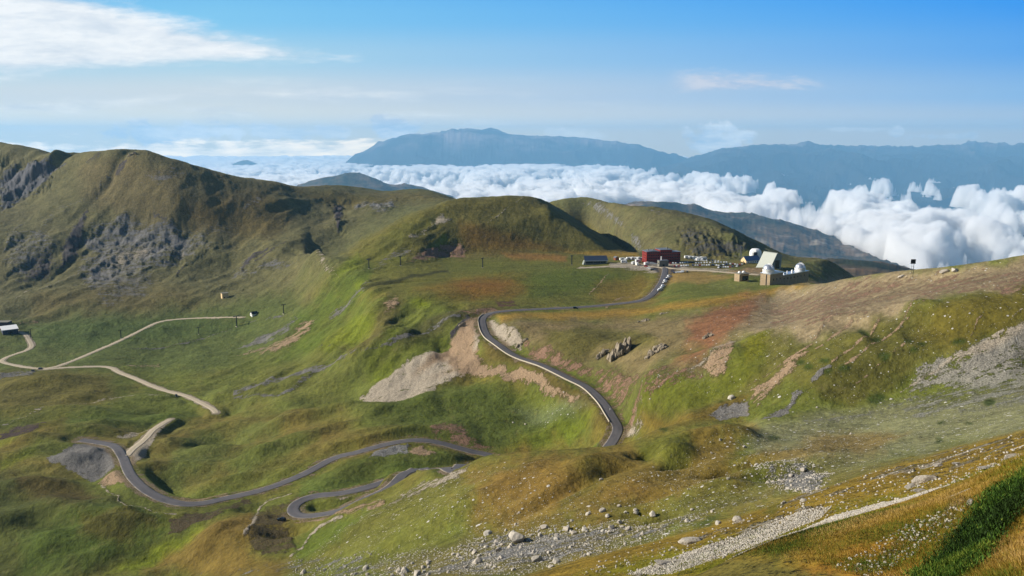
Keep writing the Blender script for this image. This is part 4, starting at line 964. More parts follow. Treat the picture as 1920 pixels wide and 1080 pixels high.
for amt, poly in [(.75, [(590,322),(700,316),(860,326),(900,345),(840,362),(760,352),(640,340)]), (.85, [(985,318),(1060,316),(1110,324),(1080,342),(1010,340)]), (.95, [(1140,326),(1290,324),(1330,336),(1300,356),(1200,352),(1150,340)]),
                  (.9, [(1330,345),(1420,348),(1440,372),(1380,376),(1320,362)]), (.7, [(900,338),(960,336),(990,352),(930,360)]), (.85, [(1470,360),(1540,366),(1560,388),(1500,386)]), (.5, [(1690,430),(1800,436),(1860,466),(1760,462)]), (.9, [(1700,360),(1790,372),(1860,404),(1960,420),(1960,440),(1820,418),(1720,390)]), (.6, [(1800,440),(1960,450),(1960,470),(1860,466)]), (.45, [(1040,350),(1080,345),(1080,372),(1040,372)])]:
    cov = cov-1.25*amt*cpoly(poly, 12)
cov = cov-0.24*smooth(0.18, 0.45, CXX/CYY)*(PBV < 420)
wx = CXX+260*fbm(CXX, CYY, 1300, 3, 15); wy = CYY+260*fbm(CXX, CYY, 1300, 3, 19)
b1 = 1-np.sqrt(worley(wx/1200, wy/1200, 3)); b2 = 1-np.sqrt(worley(wx/520, wy/520, 9)); b3 = 1-np.sqrt(worley(wx/230, wy/230, 13)); b4 = 1-np.sqrt(worley(wx/95, wy/95, 23)); b5 = 1-np.sqrt(worley(CXX/52, CYY/52, 29))
big = fbm(CXX, CYY, 3800, 4, 31); mid_ = fbm(CXX, CYY, 900, 5, 37)
dens = cov - 0.48 + 0.5*big + 1.35*mid_ + 0.5*(b2-0.45) + 0.4*(b3-.45) + 0.95*fbm(CXX, CYY, 380, 6, 47, 0.66)
th = np.clip(dens, -0.4, 1.0)
fade = 1-smooth(30000, 60000, CYY)*0.4
ampd = (1-0.45*smooth(9000, 36000, CYY))*np.clip(th+0.35, 0, 1)
CZ = -1285 + 260*np.clip(th, -0.4, 0.8)*(1-0.4*smooth(9000, 36000, CYY)) + ampd*(80*b1+85*b2+50*b3+34*b4+20*b5+150*fbm(CXX, CYY, 500, 7, 71, 0.62)) - 30 + 40*big
alpha = smooth(-0.12, 0.40, dens+0.14*(b3-0.4)+0.14*(b4-0.4))
edge_ = np.minimum(smooth(-0.80, -0.76, CS), 1)[None, :]
alpha = alpha*edge_
CXd = CXX+60*fbm(CXX, CYY, 240, 2, 61)
mc, N, out = material('cloud_vapour')
pv = N.n('ShaderNodeVolumePrincipled'); pv.inputs['Color'].default_value = (0.999, 0.999, 0.999, 1); pv.inputs['Density'].default_value = 1/80.0; pv.inputs['Anisotropy'].default_value = 0.05
N.put(out.inputs['Volume'], pv.outputs[0])
CBOT = -1330.0
CTOP = np.where(dens > -0.12, np.maximum(CZ + 420*np.clip(dens, -0.12, 0.30) - 60, CBOT+0.02), CBOT+0.02)
edge_ = (CS > -0.79)[None, :] & (CS < 0.85)[None, :]
CTOP = np.where(edge_, CTOP, CBOT+0.02)
nt_, ns_ = CTOP.shape
me = grid_mesh('clouds', CXd, CYY, CTOP)
top_co = np.stack([CXd, CYY, CTOP], -1).reshape(-1, 3); st_ = 8
bi = np.arange(nt_*ns_).reshape(nt_, ns_)
loop_ = np.concatenate([bi[0, :], bi[1:, -1], bi[-1, -2::-1], bi[-2:0:-1, 0]])
base_n = nt_*ns_; bv_ = top_co[loop_].copy(); bv_[:, 2] = CBOT
cen = bv_.mean(0, keepdims=True)
bpy.data.meshes.remove(me)
V = np.vstack([top_co, bv_, cen]).astype(np.float32); nl = len(loop_)
q = np.stack([bi[:-1, :-1], bi[:-1, 1:], bi[1:, 1:], bi[1:, :-1]], -1).reshape(-1, 4)
k0 = np.arange(nl); k1 = (k0+1) % nl
skirt = np.stack([loop_[k1], loop_[k0], base_n+k0, base_n+k1], -1)
capf = np.stack([base_n+k1, base_n+k0, np.full(nl, base_n+nl)], -1)
me = bpy.data.meshes.new('clouds'); me.vertices.add(len(V)); me.vertices.foreach_set('co', V.ravel())
li = np.concatenate([q.ravel(), skirt.ravel(), capf.ravel()]).astype(np.int32); me.loops.add(len(li)); me.loops.foreach_set('vertex_index', li)
ls = np.concatenate([np.arange(len(q)+nl)*4, (len(q)+nl)*4+np.arange(nl)*3]).astype(np.int32); me.polygons.add(len(ls)); me.polygons.foreach_set('loop_start', ls); me.update(calc_edges=True)
cl = link('clouds', me, mc); cl['kind'] = 'stuff'

# ---- the air
bpy.ops.mesh.primitive_cube_add(size=1)
hb = bpy.context.object; hb.name = 'haze'; hb['kind'] = 'stuff'
x0, x1, y0, y1, z0, z1 = -62000, 62000, -400, 42500, -2200, 560
hb.location = ((x0+x1)/2, (y0+y1)/2, (z0+z1)/2); hb.scale = (x1-x0, y1-y0, z1-z0)
mhz = bpy.data.materials.new('air'); mhz.use_nodes = True; N = NT(mhz.node_tree)
out = N.n('ShaderNodeOutputMaterial'); pv = N.n('ShaderNodeVolumePrincipled')
pv.inputs['Color'].default_value = (0.30, 0.65, 1.0, 1); pv.inputs['Density'].default_value = 3.0e-5; pv.inputs['Anisotropy'].default_value = 0.0
N.put(out.inputs['Volume'], pv.outputs[0]); hb.data.materials.append(mhz)

# ------------------------------------------------------------------ things
class MB:
    """collects shapes into one mesh"""
    def __init__(self): self.v = []; self.f = []
    def add(self, vs, fs, M=None):
        n = len(self.v)
        self.v += [tuple(M @ Vector(p)) if M is not None else tuple(p) for p in vs]
        self.f += [tuple(i+n for i in f) for f in fs]; return self
    def box(self, x0, x1, y0, y1, z0, z1, M=None, tx=0.0):
        # tx: inset of the top along x and y
        vs = [(x0, y0, z0), (x1, y0, z0), (x1, y1, z0), (x0, y1, z0), (x0+tx, y0+tx, z1), (x1-tx, y0+tx, z1), (x1-tx, y1-tx, z1), (x0+tx, y1-tx, z1)]
        return self.add(vs, [(3, 2, 1, 0), (4, 5, 6, 7), (0, 1, 5, 4), (1, 2, 6, 5), (2, 3, 7, 6), (3, 0, 4, 7)], M)
    def prism(self, prof, y0, y1, M=None):   # profile in x,z pushed along y
        n = len(prof); vs = [(p[0], y0, p[1]) for p in prof]+[(p[0], y1, p[1]) for p in prof]
        fs = [tuple(range(n)), tuple(range(2*n-1, n-1, -1))]+[(i, i+n, (i+1) % n+n, (i+1) % n) for i in range(n)]
        return self.add(vs, fs, M)
    def lathe(self, prof, n=24, c=(0, 0, 0), M=None):
        vs = []; fs = []
        for r, z in prof:
            for k in range(n):
                a = 2*math.pi*k/n; vs.append((c[0]+r*math.cos(a), c[1]+r*math.sin(a), c[2]+z))
        for i in range(len(prof)-1):
            for k in range(n): fs.append((i*n+k, i*n+(k+1) % n, (i+1)*n+(k+1) % n, (i+1)*n+k))
        fs.append(tuple(range(n-1, -1, -1))); m = len(prof)-1; fs.append(tuple(m*n+k for k in range(n)))
        return self.add(vs, fs, M)
    def bar(self, a, b, r, n=6):
        a = Vector(a); b = Vector(b); d = b-a; q = d.to_track_quat('Z', 'Y').to_matrix().to_4x4()
        return self.lathe([(r, 0), (r, d.length)], n, M=Matrix.Translation(a) @ q)
    def mesh(self, name, smooth_=False):
        me = bpy.data.meshes.new(name); me.from_pydata(self.v, [], self.f); me.update()
        if smooth_: me.polygons.foreach_set('use_smooth', np.ones(len(me.polygons), bool))
        return me
    def build(self, name, mat, parent=None, smooth_=False):
        return link(name, self.mesh(name, smooth_), mat, parent)
def thing(name, label, cat, loc, rz=0.0, group=None):
    o = bpy.data.objects.new(name, None); COL.objects.link(o); o.location = loc; o.rotation_euler = (0, 0, rz)
    o.empty_display_size = 0.5
    o['label'] = label; o['category'] = cat
    if group: o['group'] = group
    return o
def tag(o, label, cat, group=None):
    o['label'] = label; o['category'] = cat
    if group: o['group'] = group
    return o
def dup(root, loc, rz, label, group=None):
    r = root.copy(); COL.objects.link(r); r.location = loc; r.rotation_euler = (0, 0, rz); r['label'] = label
    if group: r['group'] = group
    for ch in root.children:
        c = ch.copy(); COL.objects.link(c); c.parent = r
        for g_ in ch.children:
            d = g_.copy(); COL.objects.link(d); d.parent = c
    return r
def simple(name, rgb, rough=0.7, metal=0.0, spec=0.3, vary=0.12, scale=0.6):
    m, N, out = material(name)
    tc = N.n('ShaderNodeTexCoord').outputs['Object']
    n_ = N.noise(tc, scale, 5, 0.6)
    c = srgb(*rgb); a = tuple(x*(1-vary) for x in c); b = tuple(min(1, x*(1+vary)) for x in c)
    bsdf(N, out, N.mix(n_, a, b), rough, metal, None, spec); return m
M_RED = simple('red_plaster', (122, 32, 24), 0.85); M_ROOF = simple('grey_sheet_roof', (112, 116, 122), 0.5, 0.2); M_GLASS = simple('dark_glass', (24, 30, 40), 0.08, 0, 0.5, 0.1)
M_CONC = simple('concrete', (182, 172, 152), 0.9, vary=0.18); M_DARKC = simple('weathered_concrete', (120, 116, 104), 0.9, vary=0.2); M_WOOD = simple('brown_wood', (120, 66, 40), 0.8)
M_WHITE = simple('white_paint', (228, 228, 224), 0.5, vary=0.05); M_STEEL = simple('dark_steel', (46, 50, 52), 0.5, 0.6); M_SILVER = simple('silver_sheet', (206, 210, 216), 0.32, 0.75, vary=0.06)
M_BLUE = simple('blue_roof', (66, 92, 128), 0.55); M_MINT = simple('pale_green_sheet', (164, 168, 158), 0.6, vary=0.08); M_SIDE = simple('grey_cladding', (128, 134, 126), 0.7); M_SAND = simple('warm_plaster', (214, 186, 140), 0.9)
M_RUB = simple('rubber', (22, 22, 22), 0.8); M_POST = simple('grey_timber', (120, 110, 92), 0.9); M_LAMP = simple('lamp_glass', (230, 226, 210), 0.2)
mst, N, out = material('masonry')
tc = N.n('ShaderNodeTexCoord').outputs['Object']; br = N.n('ShaderNodeTexBrick'); N.put(br.inputs['Vector'], N.mapping(tc, rot=(R(90), 0, 0)))
br.inputs['Color1'].default_value = srgb(196, 174, 136)+(1,); br.inputs['Color2'].default_value = srgb(168, 144, 112)+(1,); br.inputs['Mortar'].default_value = srgb(140, 124, 102)+(1,); br.inputs['Scale'].default_value = 1.6
bsdf(N, out, N.mix(N.mr(N.noise(tc, 0.5, 5), .35, .65, 0, .4), br.outputs[0], srgb(128, 108, 86)), 0.92); M_STONE = mst
def foot(u, v, near=None):
    x, y = locate(u, v, near); return Vector((x, y, gz(x, y)))
def wins(parent, x0, x1, n, z0, dz, rows, w, h, y, name='window', side_='y', mat=None, frame=None):
    for r in range(rows):
        for k in range(n):
            c = x0+(x1-x0)*(k+0.5)/n; z = z0+dz*r
            b = MB(); fr = MB(); s_ = -1 if y <= 0 else 1
            if side_ == 'y':
                b.box(c-w/2, c+w/2, y-0.03, y+0.03, z, z+h)
                fr.box(c-w/2-.12, c+w/2+.12, y-0.10, y+0.10, z-.12, z-0.0)
            else:
                b.box(y-0.03, y+0.03, c-w/2, c+w/2, z, z+h)
                fr.box(y-0.10, y+0.10, c-w/2-.12, c+w/2+.12, z-.12, z)
            wo_ = b.build(name, mat or M_GLASS, parent); fr.build('sill', frame or M_DARKC, wo_)

# hotel
p = foot(1212, 493)
h = thing('hotel', 'long dark red four-storey hotel, its narrow left end bright orange-red in the sun', 'hotel', p, R(13))
L1, L2, L3, D = 15.5, 14.0, 11.0, 13.0
m = MB(); m.box(0, L1, 0, D, -2, 12.6); m.box(L1, L1+L2, -1.0, D+0.5, -2, 14.4); m.box(L1+L2, L1+L2+L3, 0.4, D-1, -2, 11.4)
wl = m.build('wall', M_RED, h)
wins(wl, 0.6, L1-0.4, 7, 1.6, 3.0, 4, 1.1, 1.5, 0.0); wins(wl, L1+0.4, L1+L2-0.4, 6, 1.6, 3.1, 4, 1.2, 1.6, -1.0); wins(wl, L1+L2+.3, L1+L2+L3-.5, 5, 1.6, 3.0, 3, 1.1, 1.5, 0.4); wins(wl, 1.2, D-1, 3, 1.6, 3.0, 4, 1.1, 1.5, 0.0, side_='x')
m = MB(); m.box(-0.4, L1+.002, -0.4, D+.4, 12.6, 13.0); m.prism([(-.3, 13.0), (L1/2, 13.9), (L1, 13.0)], -0.3, D+.3); m.box(L1-.3, L1+L2+.3, -1.3, D+.8, 14.4, 14.85); m.box(L1+L2+.3, L1+L2+L3+.4, .1, D-.6, 11.4, 11.8)
rf = m.build('roof', M_ROOF, h)
for cx, cy, cz in ((4, 6, 13.0), (11, 8, 13.0), (26, 5, 14.8)): MB().box(cx, cx+1, cy, cy+1, cz, cz+2.0).build('chimney', M_DARKC, rf)
m = MB(); m.box(L1+4, L1+8, -2.6, -1.0, -2, 3.2); dr = m.build('porch', M_DARKC, h); MB().box(L1+5, L1+7, -2.66, -2.6, 0, 2.4).build('door', M_GLASS, dr)
# block with chimney before the hotel
p = foot(1236, 499)
b = thing('service_building', 'small square grey-green building with one white chimney in front of the red hotel', 'building', p, R(14))
MB().box(0, 10.5, 0, 5, -1.5, 6.2).build('wall', M_DARKC, b); MB().box(-.25, 10.75, -.25, 5.25, 6.2, 6.55).build('roof', M_ROOF, b); MB().lathe([(.55, 6.5), (.55, 10.2), (.7, 10.25), (.7, 10.6)], 12, (3.2, 2.4, 0)).build('chimney', M_WHITE, b)
MB().box(4, 6.2, -.05, 0.02, 0, 2.3).build('door', M_STEEL, b); MB().box(-.06, 0.02, 1.5, 3.2, 2.5, 4.0).build('window', M_GLASS, b)
p = foot(1218, 494)
o = MB().prism([(0, -1), (0, 2.2), (3, 2.2), (9.5, 0.4), (9.5, -1)], 0, 0.5).build('ramp_wall', M_WHITE); o.location = p; o.rotation_euler = (0, 0, R(-8)); tag(o, 'low whitish ramp wall stepping down between the hotel and the grey-green block', 'wall')
# chairlift top station
p = foot(1096, 497)
s_ = thing('lift_station', 'low glazed lift station with sloping dark roof left of the car park', 'building', p, R(6))
MB().prism([(-1.5, -1), (0.5, 4.3), (25.5, 4.3), (24, -1)], 1.2, 9).build('wall', M_SIDE, s_); MB().prism([(1.2, 1.5), (2, 4.2), (24, 4.2), (23.6, 1.5)], 0.9, 1.15).build('window', M_GLASS, s_)
MB().add([(0, -1.2, 4.4), (26, -1.2, 4.4), (26.5, 9.6, 8.2), (.8, 9.6, 8.2), (0, -1.2, 5.0), (26, -1.2, 5.0), (26.5, 9.6, 8.8), (.8, 9.6, 8.8)], [(3, 2, 1, 0), (4, 5, 6, 7), (0, 1, 5, 4), (1, 2, 6, 5), (2, 3, 7, 6), (3, 0, 4, 7)]).build('roof', simple('slate_sheet', (52, 62, 80), 0.45, 0.3), s_)
MB().box(0, 26, -1.45, -1.2, 4.2, 5.1).build('fascia', simple('fascia', (150, 160, 172), .5), s_)
for k in (1, 9.5, 17.5, 25): MB().bar((k, -.9, -1), (k, -.9, 4.4), .16).build('post', M_ROOF, s_)
p = foot(1154, 488)
s_ = thing('shed', 'small rust-brown wooden shed on the grass between the lift station and the motorhomes', 'shed', p, R(20))
MB().prism([(0, -.5), (0, 3), (2, 4.2), (4, 3), (4, -.5)], 0, 5).build('wall', M_WOOD, s_); MB().prism([(-.3, 2.85), (2, 4.3), (4.3, 2.85), (4.3, 3.1), (2, 4.55), (-.3, 3.1)], -.3, 5.3).build('roof', M_ROOF, s_)
# observatory
p = foot(1443, 535)
ob = thing('observatory', 'stone observatory on the plateau edge with two silver domes and a long low wing', 'observatory', p, R(38))
m = MB(); m.box(-0.0, 19, 0, 9.5, -3, 9.2); w1_ = m.build('wall', M_STONE, ob); MB().box(-.08, 0.02, 3.0, 4.0, -2, 8.6).build('window', M_GLASS, w1_)
m = MB(); m.box(19, 62, 2.5, 10, -4, 5.6); w2_ = m.build('wall', M_STONE, ob); wins(w2_, 22, 58, 7, 2.0, 1, 1, 1.4, 1.3, 2.5); wins(w1_, 3, 17, 3, 3.5, 1, 1, 1.2, 1.6, 0)
m = MB(); m.box(-.35, 19.3, -.35, 9.9, 9.2, 9.75); m.box(19.3, 62.3, 2.2, 10.3, 5.6, 6.1); m.prism([(6, 9.75), (6, 11.2), (18, 10.2), (18, 9.75)], 1, 8.5); m.build('roof', M_SILVER, ob)
def dome(cx, cy, z, r, par, lab=None):
    d = MB().lathe([(r*1.02, z), (r*1.02, z+r*.45), (r*1.08, z+r*.45), (r*1.08, z+r*.58)], 32, (cx, cy, 0)).build('drum', M_WHITE, par)
    dm = MB().lathe([(r*math.cos(a), z+r*.58+r*math.sin(a)) for a in np.linspace(0, 1.5, 14)], 36, (cx, cy, 0)).build('dome', M_SILVER, par, True)
    mm_ = MB()
    for s in (-1, 1):
        vs = [];
        for a in np.linspace(0.05, 1.9, 14):
            for rr in (r*1.005, r*1.05):
                for off in (-.09, .09):
                    vs.append((cx+s*r*.2+off, cy-rr*math.cos(a)*.98, z+r*.58+rr*math.sin(a)*.98))
        fs = []
        for i in range(13):
            a_ = i*4; fs += [(a_, a_+1, a_+5, a_+4), (a_+2, a_+6, a_+7, a_+3), (a_, a_+4, a_+6, a_+2), (a_+1, a_+3, a_+7, a_+5)]
        mm_.add(vs, fs)
    mm_.build('shutter_rail', M_WHITE, dm)
dome(4.6, 5.0, 9.75, 4.7, ob); dome(54, 6.2, 6.1, 4.5, ob)
MB().lathe([(.9, 6.1), (.9, 8.4), (.2, 8.7)], 14, (40, 5, 0)).build('vent', M_WHITE, ob); MB().box(26, 30, 4, 8, 6.1, 7.4).build('skylight', M_SILVER, ob); MB().lathe([(.5, 6.1), (.5, 8.2)], 12, (34, 6, 0)).build('chimney', M_WHITE, ob)
# stone hut with round vents
p = foot(1386, 528)
hu = thing('stone_hut', 'small flat-roofed stone hut with round white vents on its roof, left of the observatory', 'hut', p, R(24))
w_ = MB().box(0, 10.5, 0, 7, -2, 6.6).build('wall', M_STONE, hu); MB().box(3.2, 9.8, -.06, .02, 0.4, 4.6).build('opening', M_GLASS, w_)
MB().box(-.5, 11.2, -1.6, 7.4, 6.6, 7.1).build('roof', M_DARKC, hu)
for x_ in (2.4, 7.0): MB().lathe([(1.5, 7.1), (1.5, 7.8), (1.2, 8.4), (.6, 8.8), (.1, 8.9)], 18, (x_, 3, 0)).build('vent', M_WHITE, hu, True)
# tilted cable-car hall
p = foot(1447, 504)
a_ = thing('cable_station', 'tall hall with a pale green roof sweeping to the ground, behind the silver front dome', 'building', p+Vector((0, 8, -1)), R(0))
M_ = Matrix.Rotation(R(150), 4, 'Z')     # local x: towards the roof foot, local y: along the ridge
prof = [(13.5, -1), (10.2, 2.4), (7, 6.6), (3.6, 11.6), (0, 17.0), (-1.5, 17.4), (-10.5, 15.0), (-8.5, -1)]
m = MB(); m.prism([(a*0.96-.1, b-.35) for a, b in prof], -8, 8); m.v = [tuple(Matrix.Rotation(R(215), 4, 'Z') @ Vector(q)) for q in m.v]; m.build('wall', M_SIDE, a_)
sh = prof[:6]; m = MB(); m.prism([(a, b) for a, b in sh]+[(a-.25, b-.34) for a, b in sh[::-1]], -8.7, 8.7); m.v = [tuple(Matrix.Rotation(R(215), 4, 'Z') @ Vector(q)) for q in m.v]; m.build('roof', M_MINT, a_)
m = MB(); m.box(-6, 1.5, 8.0, 8.12, 0.5, 9.5); m.v = [tuple(Matrix.Rotation(R(215), 4, 'Z') @ Vector(q)) for q in m.v]; m.build('door', M_GLASS, a_)
# blue-roofed house
p = foot(1402, 495)
b = thing('house', 'cream gabled house with a long blue roof at the far end of the car park', 'house', p+Vector((0, 6, 0)), R(22))
MB().box(0, 19, 0, 9.5, -2, 3.4).build('wall', M_WHITE, b)
o = MB().add([(0, 0, 3.4), (0, 9.5, 3.4), (0, 4.75, 7.4), (0, 0, -2), (0, 9.5, -2), (-.12, 0, 3.4), (-.12, 9.5, 3.4), (-.12, 4.75, 7.4), (-.12, 0, -2), (-.12, 9.5, -2)], [(5, 7, 6, 9, 8), (5, 0, 2, 7), (7, 2, 1, 6), (8, 3, 0, 5), (6, 1, 4, 9)]).build('gable', M_SAND, b)
r_ = MB(); r_.add([(-.5, -.6, 3.1), (19.5, -.6, 3.1), (19.5, 4.75, 7.7), (-.5, 4.75, 7.7), (-.5, 10.1, 3.1), (19.5, 10.1, 3.1), (-.5, -.6, 2.85), (19.5, -.6, 2.85), (-.5, 10.1, 2.85), (19.5, 10.1, 2.85), (-.5, 4.75, 7.4), (19.5, 4.75, 7.4)],
      [(0, 1, 2, 3), (3, 2, 5, 4), (6, 10, 11, 7), (10, 8, 9, 11), (0, 6, 7, 1), (4, 5, 9, 8), (0, 3, 10, 6), (3, 4, 8, 10), (1, 7, 11, 2), (2, 11, 9, 5)]); r_.build('roof', M_BLUE, b)
wins(b, 3.5, 6, 1, 1, 1, 1, 1.2, 1.4, -.15, side_='x'); wins(b, 2, 17, 5, 0.9, 1, 1, 1.2, 1.3, 0)
# white faceted building
p = foot(1416, 480, 930)
b = thing('domed_building', 'white faceted building with an arched opening, standing above the blue roof', 'building', Vector((p.x, p.y, p.z)), R(20))
zt = -elev(466); top = float(elev(466))*p.y - p.z
MB().lathe([(7.2, -2), (7.2, top*.5), (6.6, top*.72), (4.6, top*.95), (2.6, top), (.1, top+.1)], 9).build('shell', M_WHITE, b)
MB().lathe([(2.4, 0), (2.4, top*.45), (1.6, top*.6), (.1, top*.64)], 12, (-3.5, -4.9, 0)).build('opening', M_GLASS, b)
# masts
def mast(u, v, near, hgt, label, w=1.2):
    p = foot(u, v, near); t = thing('lattice_mast', label, 'mast', p)
    m = MB()
    for sx_, sy_ in ((-1, -1), (1, -1), (1, 1), (-1, 1)): m.bar((sx_*w, sy_*w, -1), (sx_*w*.25, sy_*w*.25, hgt), .10)
    k = 0; z = 0
    while z < hgt-1.5:
        s0 = w*(1-.75*z/hgt); s1 = w*(1-.75*(z+1.5)/hgt)
        for (ax, ay), (bx, by) in (((-1, -1), (1, -1)), ((1, -1), (1, 1)), ((1, 1), (-1, 1)), ((-1, 1), (-1, -1))): m.bar((ax*s0, ay*s0, z), (bx*s1, by*s1, z+1.5), .06, 4)
        z += 1.5
    m.build('lattice', M_ROOF, t); MB().box(-1, 1, -.4, .4, hgt, hgt+1.6).build('antenna', M_ROOF, t)
mast(1389, 483, 935, 13.0, 'slim grey lattice mast against the shaded hillside left of the white faceted building'); mast(1500, 510, 800, 7, 'short thin mast behind the long wing of the observatory', .6)
# board on the ridge
x_, y_ = side(1712, 495)*452.0, 452.0
t = thing('signal_board', 'black square board on a short post on the skyline of the right-hand slope', 'board', Vector((x_, y_, gz(x_, y_))))
zb = float(elev(494.6))*y_ - gz(x_, y_)
MB().box(-1.35, 1.35, -.15, .15, zb, zb+2.6).build('board', M_RUB, t); MB().bar((.5, 0, -1), (.5, 0, zb+.1), .14).build('post', M_STEEL, t); MB().bar((-.6, 0, -1), (-.6, 0, zb+.1), .07).build('post', M_STEEL, t)
# chairlift pylons
def pylon():
    t = thing('lift_pylon', '', 'pylon', (0, 0, 0), 0, 'pylons of the chairlift line')
    MB().lathe([(.6, -1), (.45, 10.6)], 10).build('mast', M_STEEL, t); MB().box(-2.6, 2.6, -.28, .28, 10.4, 11.0).build('crossarm', M_STEEL, t)
    for s in (-1, 1): MB().box(s*2.5-.16, s*2.5+.16, -1.5, 1.5, 10.0, 10.45).build('sheave_train', M_STEEL, t)
    MB().box(-.9, .9, -.9, .9, -1.2, .25).build('footing', M_CONC, t)
    return t
py = pylon(); first = True
for (u, v, near, rz, sc_, lab) in [(905, 502, None, 75, 1.0, 'T-shaped lift pylon alone on the green plateau nearest the road'), (751, 499, None, 70, 1.0, 'T-shaped lift pylon at the plateau edge beside the pale scree fan'), (692, 507, None, 60, 1.0, 'leaning T-shaped lift pylon on the slope just below the plateau edge'),
    (1072, 497, None, 80, 1.0, 'T-shaped pylon beside the glazed lift station'), (532, 588, None, 45, 1.0, 'lift pylon on the slope just above the small white hut'), (444, 611, None, 45, 1.15, 'dark lift pylon below the end of the gravel road'), (373, 627, None, 45, .75, 'faint small pylon between the curved gravel road and the snow fence'),
    (227, 634, None, 30, .9, 'lift pylon just above the straight gravel road'), (58, 632, None, 30, .9, 'lift pylon beside the two buildings at the valley station')]:
    p = foot(u, v, near)
    o = py if first else dup(py, p, R(rz), lab)
    first = False; o.location = p; o.rotation_euler = (0, 0, R(rz)); o['label'] = lab; o.scale = (sc_,)*3
# small huts in the valley
p = foot(417, 562); b = thing('hut', 'lone tall hut with a pale sunlit side on the lower mountain slope', 'hut', p, R(35))
MB().box(0, 8, 0, 6, -2, 6.6).build('wall', M_SAND, b); MB().box(-.4, 8.4, -.4, 6.4, 6.6, 7.0).build('roof', M_DARKC, b); MB().box(2, 3.4, -.06, .02, 0, 2.2).build('door', M_WOOD, b)
p = foot(469, 592); b = thing('hut', 'little white-fronted hut with a dark roof where the gravel road ends', 'hut', p, R(40))
MB().prism([(0, -1), (0, 3), (3, 5), (6, 3), (6, -1)], 0, 7).v
o = MB(); o.prism([(0, -1), (0, 3), (3, 5), (6, 3), (6, -1)], 0, 7); o.v = [tuple(Matrix.Rotation(R(-90), 4, 'Z') @ Vector(q)) for q in o.v]; o.build('wall', M_WHITE, b)
o = MB(); o.prism([(-.5, 2.7), (3, 5.1), (6.5, 2.7), (6.5, 3), (3, 5.45), (-.5, 3)], -.3, 7.4); o.v = [tuple(Matrix.Rotation(R(-90), 4, 'Z') @ Vector(q)) for q in o.v]; o.build('roof', M_STEEL, b); MB().box(-.06, .02, -3.7, -2.4, 1.2, 2.4).build('window', M_GLASS, b)
p = foot(12, 613); b = thing('garage', 'dark flat-roofed building behind the white-roofed one at the left edge', 'building', p, R(4))
MB().box(-22, 2, 0, 9, -2, 4.4).build('wall', simple('dark_boards', (58, 46, 58), .8), b); MB().box(-22.4, 2.4, -.4, 9.4, 4.4, 4.8).build('roof', M_DARKC, b)
p = foot(12, 631); b = thing('valley_station', 'building with a broad white roof and dark walls beside the winding gravel road', 'building', p, R(38))
MB().box(-3, 12, 0, 17, -2, 5.0).build('wall', simple('navy_boards', (52, 56, 76), .8), b); MB().add([(-3.8, -.8, 5.0), (12.8, -.8, 5.0), (12.8, 18, 6.4), (-3.8, 18, 6.4), (-3.8, -.8, 5.5), (12.8, -.8, 5.5), (12.8, 18, 6.9), (-3.8, 18, 6.9)], [(3, 2, 1, 0), (4, 5, 6, 7), (0, 1, 5, 4), (1, 2, 6, 5), (2, 3, 7, 6), (3, 0, 4, 7)]).build('roof', M_WHITE, b)
MB().box(2, 7, -.06, .02, 0, 3).build('door', M_GLASS, b)
# snow fence
pts = [foot(u, v) for u, v in spline(np.array([(242., 657.), (270., 657.), (300., 654.), (330., 648.), (360., 640.), (378., 634.)]), 6.0)]
fe = thing('snow_fence', 'broken line of upright timber snow-fence posts along the bank right of the culvert', 'fence', pts[0])
for q in pts: MB().box(-.18, .18, -.12, .12, -.3, 2.1, Matrix.Translation(q-pts[0])).build('post', M_POST, fe)
m = MB()
for a, b_ in zip(pts[:-1], pts[1:]):
    for z in (1.0, 1.8): m.bar(a-pts[0]+Vector((0, 0, z)), b_-pts[0]+Vector((0, 0, z)), .07, 4)
m.build('rail', M_POST, fe)
# roadside walls
RP = ROADS[0][0]
def near_idx(u, v, lo=0, near=None):
    x, y = locate(u, v, near); d = np.hypot(RP[:, 0]-x, RP[:, 1]-y); d[:lo] = 1e9; return int(np.argmin(d))
def wall_along(i0, i1, off, hgt, name, label, mat, thick=.35, step=1):
    P = RP[i0:i1:step]; d = np.gradient(P, axis=0); d /= np.linalg.norm(d, axis=1)[:, None]; n = np.stack([d[:, 1], -d[:, 0]], 1)
    vs = []; fs = []
    for q, nn in zip(P, n):
        for o_ in (off-thick/2, off+thick/2):
            x, y = q+nn*o_; z = gz(q[0]+nn[0]*off, q[1]+nn[1]*off)
            vs += [(x, y, z-.6), (x, y, z+hgt)]
    for i in range(len(P)-1):
        a = i*4; b_ = a+4
        fs += [(a, b_, b_+1, a+1), (a+1, b_+1, b_+3, a+3), (a+3, b_+3, b_+2, a+2)]
    e = len(vs)-4; fs += [(0, 1, 3, 2), (e, e+2, e+3, e+1)]
    me = bpy.data.meshes.new(name); me.from_pydata(vs, [], fs); me.update()
    return tag(link(name, me, mat), label, 'wall')
i0 = near_idx(907, 590); i1 = near_idx(1155, 795)
wall_along(i0, i1, 3.5, .75, 'parapet_wall', 'low pale parapet running down the outer side of the upper road bend', M_CONC)
